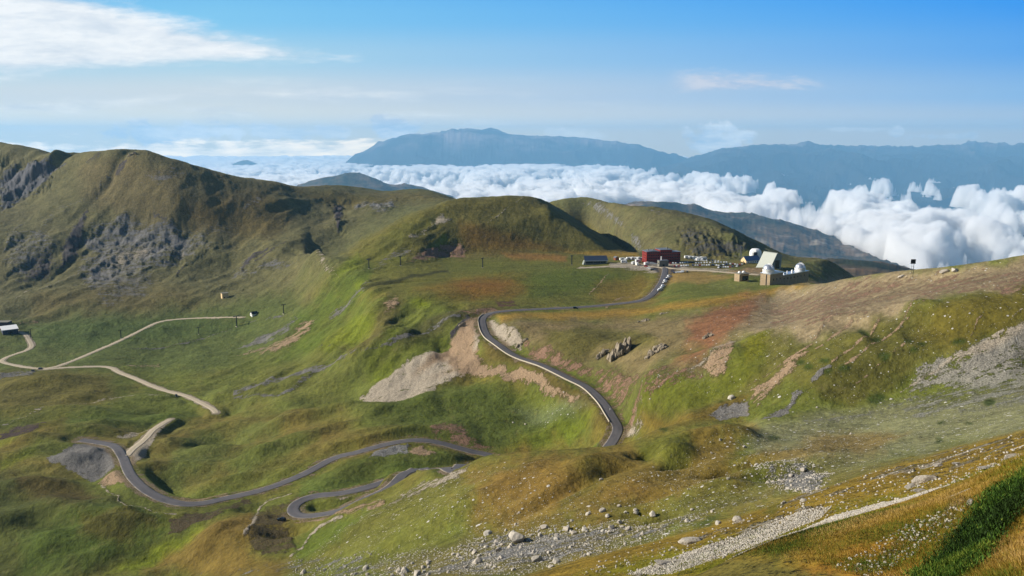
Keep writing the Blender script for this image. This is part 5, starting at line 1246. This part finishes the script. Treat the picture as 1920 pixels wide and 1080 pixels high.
# ---- vehicles
def car(body_rgb, name='car', style='hatch'):
    t = thing(name, '', 'car', (0, 0, 0)); mp = simple('car_paint', body_rgb, 0.3, 0.2, 0.5, 0.03)
    L = 4.2; W_ = .87
    if style == 'hatch': body = [(-2.1, .32), (-2.12, .85), (-1.95, 1.02), (1.0, .98), (1.95, .78), (2.1, .6), (2.1, .3)]; cab = [(-1.95, 1.0), (-1.55, 1.46), (.35, 1.46), (1.15, .97)]
    elif style == 'suv': body = [(-2.25, .4), (-2.27, 1.0), (-2.15, 1.15), (1.15, 1.12), (2.1, .95), (2.25, .7), (2.25, .38)]; cab = [(-2.15, 1.12), (-1.9, 1.72), (.3, 1.74), (1.15, 1.1)]
    else: body = [(-2.9, .4), (-2.92, 1.2), (-2.85, 1.3), (2.2, 1.25), (2.75, 1.0), (2.9, .7), (2.9, .38)]; cab = [(-2.85, 1.28), (-2.8, 2.3), (1.5, 2.3), (2.2, 1.24)]
    m = MB(); m.prism(body, -W_, W_)
    top = [(x*.98, z) for x, z in cab]; m.prism([(top[0][0], top[0][1]), (top[1][0], top[1][1]), (top[2][0], top[2][1]), (top[3][0], top[3][1])], -W_*.86, W_*.86)
    o = m.build('body', mp, t); bv = o.modifiers.new('round', 'BEVEL'); bv.width = .06; bv.segments = 2
    g_ = MB(); zc, zt_ = cab[0][1]+.06, cab[1][1]-.09
    g_.prism([(cab[0][0]+.25, zc), (cab[1][0]+.1, zt_), (cab[2][0]-.02, zt_), (cab[3][0]-.32, zc)], -W_*.88, W_*.88)
    g_.add([(cab[3][0]-.04, -W_*.7, zc), (cab[3][0]-.04, W_*.7, zc), (cab[2][0]+.08, W_*.7, zt_), (cab[2][0]+.08, -W_*.7, zt_)], [(0, 1, 2, 3)])
    g_.build('window', M_GLASS, t)
    for x_ in (-L*.31, L*.31):
        for s in (-1, 1): MB().lathe([(.32, -.11), (.32, .11)], 12, M=Matrix.Translation((x_, s*(W_-.1), .32)) @ Matrix.Rotation(R(90), 4, 'X')).build('wheel', M_RUB, t)
    for s in (-1, 1): MB().box(body[-2][0]-.06, body[-2][0]+.02, s*.62-.16, s*.62+.16, .58, .74).build('headlight', M_LAMP, t)
    return t
def camper():
    t = thing('motorhome', '', 'motorhome', (0, 0, 0))
    m = MB(); m.prism([(-3.3, .5), (-3.3, 2.9), (-3.1, 3.05), (2.5, 3.05), (3.1, 2.7), (3.0, 2.0), (1.9, 1.95), (1.9, .5)], -1.12, 1.12); o = m.build('body', M_WHITE, t); bv = o.modifiers.new('round', 'BEVEL'); bv.width = .08; bv.segments = 2
    m = MB(); m.prism([(1.9, .4), (1.9, 2.0), (2.5, 1.95), (3.2, 1.2), (3.6, 1.0), (3.7, .4)], -.98, .98); m.build('cab', M_WHITE, t)
    m = MB()
    for x_ in (-2.4, -.6): m.box(x_, x_+1.1, -1.15, 1.15, 1.6, 2.2)
    m.add([(2.55, -.8, 1.93), (2.55, .8, 1.93), (3.22, .8, 1.24), (3.22, -.8, 1.24)], [(0, 3, 2, 1)]); m.build('window', M_GLASS, t)
    for x_ in (-1.9, 2.7):
        for s in (-1, 1): MB().lathe([(.36, -.12), (.36, .12)], 12, M=Matrix.Translation((x_, s*.95, .36)) @ Matrix.Rotation(R(90), 4, 'X')).build('wheel', M_RUB, t)
    return t
random.seed(5)
CAR_RGB = [('white', (232, 232, 230)), ('silver', (176, 180, 184)), ('grey', (96, 100, 104)), ('black', (22, 24, 28)), ('dark blue', (30, 44, 84)), ('red', (140, 26, 30)), ('white', (238, 238, 236)), ('silver', (196, 198, 200))]
PROTO = {}; ORD = ['', 'first', 'second', 'third', 'fourth', 'fifth', 'sixth', 'seventh', 'eighth', 'ninth', 'tenth', 'eleventh', 'twelfth', 'thirteenth', 'fourteenth', 'fifteenth', 'sixteenth', 'seventeenth', 'eighteenth', 'nineteenth', 'twentieth']
def put_car(u, v, rz, row, near=None, ci=None, style=None, lab=None, grp='cars in the car park', jit=0.5):
    ci = random.choice([0, 0, 6, 6, 0, 1, 7, 7, 2, 3, 4, 5]) if ci is None else ci; style = style or random.choice(['hatch', 'hatch', 'suv'])
    global CARN; CARN = globals().get('CARN', {}); nn_ = CARN.get(row, 0)+1; CARN[row] = nn_
    p = foot(u, v, near); p.x += random.uniform(-jit, jit)*.6; p.y += random.uniform(-jit, jit); p.z = gz(p.x, p.y)+.05
    label = lab or f'{CAR_RGB[ci][0]} car, {ORD[nn_]} from {row}'
    rz = R(rz)
    if (ci, style) in PROTO: o = dup(PROTO[(ci, style)], p, rz, label, grp)
    else:
        o = car(CAR_RGB[ci][1], 'parked_car' if style != 'van' else 'parked_van', style); PROTO[(ci, style)] = o; o.location = p; o.rotation_euler = (0, 0, rz); o['label'] = label
        if grp: o['group'] = grp
    if grp is None and 'group' in o: del o['group']
    return o
def row(u0, v0, u1, v1, n, rz, text, skip=0.08, ci=None):
    for k in range(n):
        if random.random() < skip: continue
        f = (k+.5)/n; put_car(u0+(u1-u0)*f, v0+(v1-v0)*f, rz+random.uniform(-4, 4)+(180 if random.random() < .3 else 0), text, ci=ci)
row(1262, 499.5, 1345, 498.5, 19, 75, 'the left in the long row across the car park')
row(1345, 499, 1398, 494, 12, 75, 'the left in the row ending at the cream house')
row(1255, 494.5, 1300, 493.5, 10, 80, 'the left in the row beside the grey-green block')
row(1302, 494.5, 1365, 493, 12, 80, 'the left in the row behind the long one')
row(1300, 490.5, 1350, 489.8, 9, 75, 'the left in the rear row under the hillside')
row(1345, 503.5, 1384, 498.5, 9, 70, 'the left in the front row on bare gravel')
row(1263, 511.5, 1290, 511, 8, 75, 'the left in the small row at the meadow edge')
row(1256, 516, 1236, 545, 10, 20, 'the top in the file along the road bend')
for k, (u, v) in enumerate([(1211, 500.5), (1217, 504.5), (1224, 507)]): put_car(u, v, -35, '', ci=[5, 0, 3][k], lab=['dark red car at the left kerb by the car-park entrance', 'white car second from the meadow at the car-park entrance', 'black car nearest the carriageway at the car-park entrance'][k], style='suv')
cp = camper(); first = True
CL = ['white motorhome in the row left of the hotel', 'white motorhome in the rear row under the shaded hillside']
for k, (u, v, rz) in enumerate([(1167, 487.5, 20), (1173, 489, 70), (1179, 486.5, 30), (1185, 486, 60), (1191, 485.5, 20), (1197, 486, 60), (1203, 485.5, 40), (1170, 493.5, 5), (1187, 495, 60), (1194, 496.5, 100), (1196, 490.5, 30), (1212, 495.5, 40)] + [(1288+i*5.4, 485.8, 20+30*(i % 3)) for i in range(7)] + [(1309, 489, 30), (1316, 489, 70)]):
    p = foot(u, v); lab = f'white motorhome, {ORD[k+1] if k < 12 else ORD[k-11]} of the group ' + ('left of the hotel' if k < 12 else 'at the rear under the hillside'); gr = 'motorhomes in the car park'
    lab = {7: 'white motorhome parked side-on at the meadow edge, left of the hotel', 9: 'boxy white motorhome standing end-on nearest the meadow, left of the hotel', 0: 'white motorhome nearest the brown shed'}.get(k, lab)
    if first: o = cp; o.location = p; o.rotation_euler = (0, 0, R(rz)); o['label'] = lab; o['group'] = gr; first = False
    else: dup(cp, p, R(rz), lab, gr)
put_car(1079, 578.5, 8, '', ci=3, style='suv', lab='black car driving along the road behind the straw-coloured meadow', grp=None, jit=0)
put_car(331, 744.5, -60, '', ci=3, style='suv', lab='dark car alone at the end of the lower path, below the gravel road', grp=None, jit=0)
put_car(528, 979, 160, '', ci=3, style='suv', lab='black car parked on the spur outside the hairpin bend', grp=None, jit=0)
put_car(76, 692, 20, '', ci=2, style='hatch', lab='grey car at the fork of the gravel roads', grp=None, jit=0); put_car(62, 697, -30, '', ci=3, style='hatch', lab='black car just below the fork of the gravel roads', grp=None, jit=0)
# cyclist coming up the bend
x_, y_ = locate(1141, 765); i_ = near_idx(1141, 765); dr_ = RP[i_+1]-RP[i_-1]; an_ = math.atan2(dr_[1], dr_[0])
pz = Vector((RP[i_][0]+.8, RP[i_][1], gz(*RP[i_])+.12))
bk = thing('bicycle', 'road bicycle ridden up the long upper bend', 'bicycle', pz, an_)
for x0_ in (-.52, .52):
    w_ = MB(); n_ = 20
    for k in range(n_):
        a0, a1 = 2*math.pi*k/n_, 2*math.pi*(k+1)/n_; w_.bar((x0_+.34*math.cos(a0), 0, .34+.34*math.sin(a0)), (x0_+.34*math.cos(a1), 0, .34+.34*math.sin(a1)), .02, 5)
    w_.build('wheel', M_RUB, bk)
MB().bar((-.52, 0, .34), (0, 0, .3), .02).bar((0, 0, .3), (-.2, 0, .9), .02).bar((-.2, 0, .85), (.4, 0, .9), .02).bar((0, 0, .3), (.42, 0, .85), .02).bar((.52, 0, .34), (.4, 0, .98), .02).bar((-.52, 0, .34), (-.2, 0, .85), .02).build('frame', M_STEEL, bk)
MB().bar((.4, -.22, 1.0), (.4, .22, 1.0), .02).build('handlebar', M_STEEL, bk); MB().box(-.34, -.08, -.07, .07, .9, .95).build('saddle', M_RUB, bk)
def person(name, label, loc, rz, J, E, Rr, mat):
    me = bpy.data.meshes.new(name); me.from_pydata(J, E, []); o = bpy.data.objects.new(name, me); COL.objects.link(o)
    sk = o.modifiers.new('skin', 'SKIN'); sk.use_smooth_shade = True
    for i, r in enumerate(Rr): me.skin_vertices[0].data[i].radius = (r, r) if not isinstance(r, tuple) else r
    me.skin_vertices[0].data[0].use_root = True
    sb_ = o.modifiers.new('sub', 'SUBSURF'); sb_.levels = 1; sb_.render_levels = 2
    me.materials.append(mat); o.location = loc; o.rotation_euler = (0, 0, rz); tag(o, label, 'person'); return o
me_t = bpy.data.meshes.new('t')
def skin_ok(J, E):
    pass
J = [(-.2, 0, .98), (-.02, 0, 1.22), (.16, 0, 1.42), (.22, 0, 1.5), (.28, 0, 1.62), (.16, .2, 1.4), (.3, .26, 1.18), (.4, .2, 1.02), (.16, -.2, 1.4), (.3, -.26, 1.18), (.4, -.2, 1.02), (-.16, .11, .94), (.16, .12, .78), (0, .12, .42), (.1, .12, .36), (-.16, -.11, .94), (.12, -.12, .66), (-.06, -.12, .3), (.04, -.12, .24)]
E = [(0, 1), (1, 2), (2, 3), (3, 4), (2, 5), (5, 6), (6, 7), (2, 8), (8, 9), (9, 10), (0, 11), (11, 12), (12, 13), (13, 14), (0, 15), (15, 16), (16, 17), (17, 18)]
bpy.ops.object.select_all(action='DESELECT')
def skinned(name, label, loc, rz, J, E, Rr, mat):
    me = bpy.data.meshes.new(name); me.from_pydata(J, E, []); o = bpy.data.objects.new(name, me); COL.objects.link(o)
    sk = o.modifiers.new('skin', 'SKIN'); sk.use_smooth_shade = True
    if not me.skin_vertices:
        bpy.context.view_layer.objects.active = o; o.select_set(True); bpy.ops.object.skin_root_mark() if False else None
    if me.skin_vertices:
        for i, r in enumerate(Rr): me.skin_vertices[0].data[i].radius = (r, r)
        me.skin_vertices[0].data[0].use_root = True
    sb_ = o.modifiers.new('sub', 'SUBSURF'); sb_.levels = 1; sb_.render_levels = 2
    me.materials.append(mat); o.location = loc; o.rotation_euler = (0, 0, rz); return tag(o, label, 'person')
rider = skinned('person', 'cyclist in a white jersey leaning forward on the long upper bend', pz, an_, J, E, [.14, .15, .15, .06, .11, .06, .045, .035, .06, .045, .035, .09, .07, .05, .04, .09, .07, .05, .04], M_WHITE)

# ---- rocks
mrk, N, out = material('limestone')
tc = N.n('ShaderNodeTexCoord').outputs['Object']; oi = N.n('ShaderNodeObjectInfo')
n_a = N.noise(tc, 1.3, 7, 0.65, 0.4); n_b = N.noise(tc, 6, 5, 0.7)
c0 = N.mix(n_a, srgb(128, 124, 114), srgb(206, 198, 184)); c0 = N.mix(N.mr(n_b, .55, .75, 0, .6), c0, srgb(96, 92, 84)); c0 = N.mix(N.mr(oi.outputs['Random'], 0, 1, 0, .35), c0, srgb(176, 160, 140))
bp = N.n('ShaderNodeBump'); bp.inputs['Strength'].default_value = .7; bp.inputs['Distance'].default_value = .12; N.put(bp.inputs['Height'], N.math('ADD', n_b, N.math('MULTIPLY', n_a, 2)))
bsdf(N, out, c0, .92, 0, bp.outputs[0], .15)
mcr, N, out = material('crag_rock')
tc = N.n('ShaderNodeTexCoord').outputs['Object']
n_a = N.noise(N.mapping(tc, scale=(1, 1, .3)), .9, 7, 0.65, 0.4); n_b = N.noise(tc, 5, 5, 0.7)
c0 = N.mix(N.mr(n_a, .3, .7), srgb(70, 64, 54), srgb(176, 162, 140)); c0 = N.mix(N.mr(n_b, .5, .7, 0, .7), c0, srgb(64, 58, 48))
bp = N.n('ShaderNodeBump'); bp.inputs['Strength'].default_value = .8; bp.inputs['Distance'].default_value = .3; N.put(bp.inputs['Height'], N.math('ADD', n_b, N.math('MULTIPLY', n_a, 2)))
bsdf(N, out, c0, .92, 0, bp.outputs[0], .1)
def rock_data(seed, sub=3, flatz=.75, planes=16, rough=.06):
    r_ = np.random.default_rng(seed); bm = bmesh.new(); bmesh.ops.create_icosphere(bm, subdivisions=sub, radius=1)
    V = np.array([v.co[:] for v in bm.verts])
    for k in range(planes):
        n = r_.normal(size=3); n /= np.linalg.norm(n); d = r_.uniform(.55, .88); dd = np.maximum(V@n-d, 0); V -= dd[:, None]*n*.96
    ph = V*1.0; V = V*(1+rough*fbm(ph[:, 0]*3+seed, ph[:, 1]*3+ph[:, 2]*2.3, 1.0, 4, seed)[:, None])
    V *= np.array([1, r_.uniform(.7, 1), flatz*r_.uniform(.75, 1.05)])
    F = [tuple(v.index for v in f.verts) for f in bm.faces]; bm.free(); return V, F
ROCKS = []
for k in range(7):
    V, F_ = rock_data(50+k); me = bpy.data.meshes.new('boulder'); me.from_pydata(V.tolist(), [], F_); me.update(); me.materials.append(mrk); ROCKS.append((me, V, F_))
BZ = [(1400, 1600, 870, 930, 'in the stony gully under the golden slope'), (880, 1340, 975, 1080, 'in the dense rubble above the golden slope'), (540, 880, 1000, 1080, 'in the rubble along the lower border'), (880, 1450, 840, 975, 'on the brown grass above the rubble')]
BN = {}
def blabel(u, v, px):
    w_ = 'big' if px > 10 else ('middling' if px > 7 else 'small')
    z_ = next((z[4] for z in BZ if z[0] <= u <= z[1] and z[2] <= v <= z[3]), 'on the green slope right of the upper bend')
    return f'{w_} grey limestone boulder {z_}'
def put_rock(u, v, px, label=None, sx_=1, sz_=1, near=None, name='boulder', grp='limestone boulders strewn on the slope', sink=.25):
    x, y = locate(u, v+px*.25, near); d = y
    r = px/2*math.hypot(1, float(elev(v)))*d/F_PX*1.0
    me = random.choice(ROCKS)[0]; o = bpy.data.objects.new(name, me); COL.objects.link(o)
    o.location = (x, y, gz(x, y)+r*(.55-sink)*sz_); o.scale = (r*sx_, r*random.uniform(.8, 1.1), r*sz_); o.rotation_euler = (random.uniform(-.3, .3), random.uniform(-.3, .3), random.uniform(0, 6.28) if sx_ == 1 else random.uniform(-.2, .2))
    tag(o, label or blabel(u, v, px), 'boulder', None if label else grp); return o
BIG = [(970,1003,38,'largest grey boulder of the rubble slope, broad and flat-topped'),(916,992,20,'lone rounded boulder left of the largest grey block'),(1021,983,17,'tall pointed pale boulder right of the largest grey block'),(1063,982,20,'rounded boulder with a white top, beside the pointed pale one'),(1103,962,12,'white boulder alone on brown grass above the rubble'),
 (1130,956,16,'flat grey boulder with a smaller one below it, on the grass above the rubble'),(1224,957,20,'dark-sided round boulder at the right end of the rubble'),(1162,944,11,'boulder at the left rim of a dark grassy hollow'),(1147,983,18,'grey block with a shadowed front at the upper rim of the rubble'),(760,1066,22,'larger of two round boulders lying side by side at the lower edge of the picture'),
 (782,1071,20,'right-hand one of two round boulders lying side by side at the lower edge'),(1007,1047,26,'rough mound-like boulder just above the golden slope'),(895,1050,20,'pale angular boulder at the left end of the dense rubble'),(687,1061,17,'grey boulder farthest left along the foot of the rubble'),(935,1028,16,'triangular boulder directly below the largest grey block'),(1372,738,16,'flat pale boulder on the green slope above the grey scree patch'),
 (1127,903,11,'single small boulder on the brown hump below the road'),(1383,974,26,'rough white boulder with dark cracks on the golden slope'),(1348,977,15,'white boulder left of the cracked one on the golden slope'),(1507,936,17,'smooth white boulder on the crest of the golden slope'),(1470,943,12,'small white boulder left of the smooth one on the crest'),
 (1396,837,10,'pair-like small white boulder at the foot of the brown mound')]
for u, v, px, lab in BIG: put_rock(u, v, px, lab)
for u, v, px, sx_, sz_, lab in [(1298,1012,30,1.9,.8,'long pale slab of rock lying along the golden slope'),(1735,898,34,1.6,.9,'biggest white slab of the foreground slope, tilted and jagged'),(1708,914,18,1.5,.6,'low white slab touching the foot of the biggest one'),(1848,902,22,1.9,.45,'thin white ledge of rock at the right above the bank'),(1725,927,18,1.8,.5,'pale ledge half buried in grass below the biggest white slab'),
    (1245,1055,24,1.7,.5,'pale slab at the edge of the gravel streak near the lower border'),(1760,870,18,1.3,.7,'grey-white block above the biggest slab'),(1795,866,15,1.5,.6,'pale blocks near the crest right of the grey-white one'),(1896,869,18,1.9,.5,'flat pale rock at the right border'),(1816,972,13,1.0,2.1,'upright white stone like a waymark beside the green bank'),(1790,505,15,1.2,1.0,'dark-faced rock at the right end of the ridge-top outcrop'),(1771,507,15,1.4,.8,'pale rock at the left end of the ridge-top outcrop'),(1690,516,12,1.3,.6,'small rock pile on the ridge below the black board')]:
    put_rock(u, v, px, lab, sx_, sz_)
MED = [(1140,964,12),(1173,957,9),(1192,952,10),(1178,988,14),(1075,998,14),(912,1022,12),(930,1020,9),(942,1019,10),(956,1022,12),(890,1035,12),(899,1041,10),(1029,1037,11),(1045,1052,18),(1072,972,10),(1094,979,9),(967,977,8),(948,990,8),(962,992,10),(953,1000,8),(1193,953,11),(1208,955,9),(1335,953,10),(1298,948,9),(1289,972,12),
 (1434,897,12),(1506,884,14),(1471,895,10),(1467,906,8),(1534,913,10),(1418,886,10),(748,1067,14),(803,1077,10),(804,1051,12),(850,1037,10),(889,1035,12),(873,1061,10),(569,1072,14),(1440,905,9),(1485,905,10),(1495,898,9),(1520,900,9),(1515,918,10),(1498,915,8),(1233,723,5),(1219,757,5),(1396,751,6),(1532,760,5),(1442,788,5),(1595,812,6),(985,787,6),(962,786,5),(1350,835,8),(1334,849,6),(1300,870,6)]
for u, v, px in MED: put_rock(u, v, px)
random.seed(11)
def inpoly(x, y, P):
    c = False
    for k in range(len(P)):
        a = P[k]; b = P[(k+1) % len(P)]
        if (a[1] > y) != (b[1] > y) and x < (b[0]-a[0])*(y-a[1])/(b[1]-a[1])+a[0]: c = not c
    return c
ZONES = [([(880,1010),(1000,985),(1100,985),(1200,970),(1300,960),(1240,1005),(1100,1045),(990,1075),(900,1070)], 110, 4.5, 13), ([(560,1060),(700,1040),(880,1020),(900,1075),(700,1079),(560,1079)], 46, 4.5, 12), ([(1440,900),(1500,880),(1560,890),(1520,925),(1460,915)], 34, 4.5, 11), ([(880,960),(1200,930),(1340,900),(1420,930),(1250,960),(1000,985)], 26, 2.5, 6), ([(1280,860),(1420,840),(1600,860),(1450,900),(1300,930)], 20, 2.5, 5)]
for P, n, a, b in ZONES:
    xs_ = [q[0] for q in P]; ys_ = [q[1] for q in P]; k = 0
    while k < n:
        u, v = random.uniform(min(xs_), max(xs_)), random.uniform(min(ys_), max(ys_))
        if inpoly(u, v, P): put_rock(u, v, a+(b-a)*random.random()**2.2); k += 1
# rubble nobody could count
def scatter(name, spec, mat, base, rs=3):
    r_ = np.random.default_rng(rs); VV = []; FF = []; off = 0
    for P, n, a, b, pw in spec:
        P_ = np.array(P); k = 0; lo = P_.min(0); hi = P_.max(0)
        while k < n:
            u, v = r_.uniform(lo[0], hi[0]), r_.uniform(lo[1], hi[1])
            if not inpoly(u, v, P): continue
            k += 1; x, y = locate(u, v); r = (a+(b-a)*r_.random()**pw)/2*y/F_PX
            V, F_ = base[r_.integers(len(base))]; an = r_.uniform(0, 6.28); c, s = math.cos(an), math.sin(an)
            Q = V*r*np.array([r_.uniform(.7, 1.3), r_.uniform(.7, 1.2), r_.uniform(.6, 1.1)]); Q = np.stack([Q[:, 0]*c-Q[:, 1]*s, Q[:, 0]*s+Q[:, 1]*c, Q[:, 2]], 1)+np.array([x, y, gz(x, y)+r*.25])
            VV.append(Q); FF.append(F_+off); off += len(V)
    V = np.vstack(VV).astype(np.float32); F_ = np.vstack(FF).astype(np.int32)
    me = bpy.data.meshes.new(name); me.vertices.add(len(V)); me.vertices.foreach_set('co', V.ravel()); me.loops.add(F_.size); me.loops.foreach_set('vertex_index', F_.ravel())
    me.polygons.add(len(F_)); me.polygons.foreach_set('loop_start', (np.arange(len(F_))*3).astype(np.int32)); me.update(calc_edges=True)
    o = link(name, me, mat); o['kind'] = 'stuff'; return o
SM = [tuple(map(np.array, rock_data(90+k, 1, .8, 8, .1))) for k in range(6)]
scatter('rubble', [([(860,1010),(1000,985),(1200,970),(1330,955),(1240,1010),(1090,1050),(980,1079),(860,1079)], 5200, .8, 5, 2.5), ([(540,1055),(720,1035),(900,1020),(960,1079),(540,1079)], 2200, .8, 5, 2.5), ([(880,950),(1200,900),(1340,880),(1440,930),(1330,960),(1200,975),(900,1000)], 1300, .7, 3.2, 3), ([(1400,880),(1500,875),(1570,890),(1530,925),(1440,915)], 1500, .8, 5, 2), ([(1280,850),(1600,800),(1900,760),(1900,800),(1640,880),(1500,925),(1300,930)], 1500, .7, 2.6, 3), ([(560,1050),(700,930),(870,880),(1040,880),(900,1000)], 700, .6, 2, 2)], mrk, SM)
FG = [(1360,1079),(1500,1010),(1560,975),(1660,955),(1780,938),(1700,965),(1600,990),(1540,1020),(1440,1060),(1390,1079)]
scatter('gravel', [(FG, 15000, 2.2, 6.5, 2.2), ([(1170,1079),(1280,1040),(1380,1010),(1500,960),(1560,950),(1540,975),(1400,1035),(1260,1079)], 6500, 2.0, 6, 2.2), ([(1060,1079),(1180,1030),(1300,1005),(1500,932),(1640,885),(1780,850),(1915,810),(1915,900),(1700,960),(1500,1000),(1300,1075)], 2200, 1.2, 9, 4), ([(1560,1079),(1640,1045),(1740,1000),(1810,975),(1790,1010),(1700,1050),(1640,1079)], 600, 2, 10, 3), ([(1780,1079),(1800,1040),(1830,1035),(1815,1079)], 260, 3, 14, 2)], mrk, SM, 7)
# crags on the hillside
def crag(u, v, w, hh, label, blades=7, near=None, lean=0.0, seed=1):
    blades = blades*2
    x, y = locate(u, v+hh*.4, near); k_ = y/F_PX; W_ = w*k_; H_ = hh*k_; r_ = np.random.default_rng(seed)
    VV = []; FF = []; off = 0
    for i in range(blades):
        V, F_ = rock_data(200+seed*20+i, 3, 1.0, 20, .12); V = np.array(V); F_ = np.array(F_)
        fx = (i+.5)/blades-.5; hgt = H_*(.45+.55*math.cos(fx*2.4))*r_.uniform(.35, 1.0)
        Q = V*np.array([W_/blades*r_.uniform(1.3, 2.6), W_*.22*r_.uniform(.7, 1.3), hgt*.6]); Q[:, 0] += Q[:, 2]*lean*.3
        Q += np.array([fx*W_, r_.uniform(-.18, .18)*W_, 0]); xx, yy = x+fx*W_, y
        Q[:, 2] += hgt*.2+(gz(xx, yy)-gz(x, y)); VV.append(Q); FF.append(F_+off); off += len(V)
    V = np.vstack(VV); F_ = np.vstack(FF); me = bpy.data.meshes.new('rock_outcrop'); me.from_pydata(V.tolist(), [], F_.tolist()); me.update()
    o = link('rock_outcrop', me, mcr); o.location = (x, y, gz(x, y)-.3); return tag(o, label, 'rock outcrop')
crag(1162, 652, 42, 50, 'biggest craggy outcrop on the hillside, tall ribbed grey pinnacles', 8, seed=1, lean=.4)
crag(1130, 668, 24, 20, 'dark-faced outcrop at the lower left of the biggest crag', 4, seed=2)
crag(1229, 646, 38, 24, 'ragged outcrop of upright rocks right of the biggest crag', 7, seed=3, lean=.4)
crag(1328, 625, 20, 15, 'small dark outcrop alone on the reddish slope', 4, seed=4)
crag(1207, 598, 18, 9, 'low rocks at the meadow rim above the ragged outcrop', 4, seed=5)
crag(978, 641, 22, 8, 'low dark rocks just right of the upper bend', 5, seed=6)
crag(867, 612, 10, 16, 'dark rock rib left of the upper bend', 3, seed=7, lean=1.0)
crag(247, 285, 14, 9, 'dark knob of rock on the highest point of the left skyline', 3, seed=8)
crag(1245, 586, 14, 6, 'grey stones on the meadow edge, right of the low rim rocks', 3, seed=9)
# ---- bank of juniper and the tall grass of the fore slope
def tri_mesh(name, V, mat, col=None):
    n = len(V)//3; me = bpy.data.meshes.new(name); me.vertices.add(len(V)); me.vertices.foreach_set('co', V.astype(np.float32).ravel()); me.loops.add(len(V)); me.loops.foreach_set('vertex_index', np.arange(len(V), dtype=np.int32))
    me.polygons.add(n); me.polygons.foreach_set('loop_start', (np.arange(n)*3).astype(np.int32)); me.update(calc_edges=True)
    if col is not None:
        at_ = me.color_attributes.new('tint', 'FLOAT_COLOR', 'POINT'); at_.data.foreach_set('color', np.repeat(np.hstack([col, np.ones((n, 1))]), 3, axis=0).astype(np.float32).ravel())
    return link(name, me, mat)
mgb, N, out = material('grass_blade')
at = N.n('ShaderNodeAttribute', attribute_name='tint'); bsdf(N, out, at.outputs['Color'], .8, 0, None, .15)
def blades(name, polys, n, h0, h1, wdt, cols, seed, leafy=False, jit=.0075):
    r_ = np.random.default_rng(seed); P = []; 
    for poly, share in polys:
        P_ = np.array(poly); lo, hi = P_.min(0), P_.max(0); k = 0
        while k < int(n*share):
            u, v = r_.uniform(lo[0], hi[0]), r_.uniform(lo[1], hi[1])
            if inpoly(u, v, poly): P.append(locate(u, v)); k += 1
    P = np.repeat(np.array(P), 7, axis=0); P = P+r_.normal(0, 1, P.shape)*jit*P[:, 1:2]
    Z = sample(TZ, P[:, 0], P[:, 1]); m = len(P); hgt = r_.uniform(h0, h1, m)*(.6+.4*r_.random(m)); a = r_.uniform(0, 6.28, m); le = r_.normal(0, .45, (m, 2))*hgt[:, None] + np.array([-.25, -.1])*hgt[:, None]
    base = np.stack([P[:, 0], P[:, 1], Z-.02], 1)
    if leafy:
        base[:, 2] += r_.uniform(0, 1, m)*(.16+.22*fbm(P[:, 0], P[:, 1], .9, 3, seed+3))
    w = np.stack([np.cos(a), np.sin(a), 0*a], 1)*wdt*(.6+.8*r_.random(m))[:, None]
    tip = base+np.stack([le[:, 0], le[:, 1], hgt], 1)
    V = np.stack([base-w, base+w, tip], 1).reshape(-1, 3)
    C_ = np.array(cols); ci = r_.integers(len(C_), size=m); nz = fbm(P[:, 0], P[:, 1], 1.2, 3, seed); ci = np.clip(((nz*1.1+.5+r_.normal(0, .22, m))*len(C_)).astype(int), 0, len(C_)-1)
    col = C_[ci]*(0.75+.5*r_.random((m, 1)))
    o = tri_mesh(name, V, mgb, col); o['kind'] = 'stuff'; return o
GOLD = [C(84,102,30), C(118,112,36), C(146,118,42), C(160,130,56), C(184,154,92)]; GRN = [C(36,54,18), C(50,76,24), C(70,98,30), C(104,116,40)]
blades('grass', [([(1300,1079),(1500,1052),(1620,1005),(1720,985),(1800,950),(1915,880),(1915,1079)], 1.0)], 26000, .02, .075, .0028, GOLD, 3)
blades('grass', [([(1000,1079),(1083,1050),(1233,1013),(1493,932),(1643,882),(1780,846),(1915,806),(1915,900),(1800,950),(1500,1052),(1300,1079)], 1.0)], 9000, .02, .06, .005, GOLD[:4], 4)
sh = blades('juniper_bank', [([(1738,1079),(1752,1055),(1800,1022),(1842,985),(1880,953),(1914,915),(1914,928),(1878,975),(1832,1014),(1785,1079)], 1.0)], 11000, .02, .055, .005, GRN, 5, True, .014)
blades('grass', [([(1380,1079),(1500,1040),(1620,995),(1700,980),(1640,1012),(1520,1058),(1450,1079)], .6), ([(1190,1079),(1280,1052),(1360,1020),(1420,990),(1460,985),(1380,1030),(1260,1079)], .4)], 5000, .02, .06, .005, GRN+[C(120,130,30)], 6)
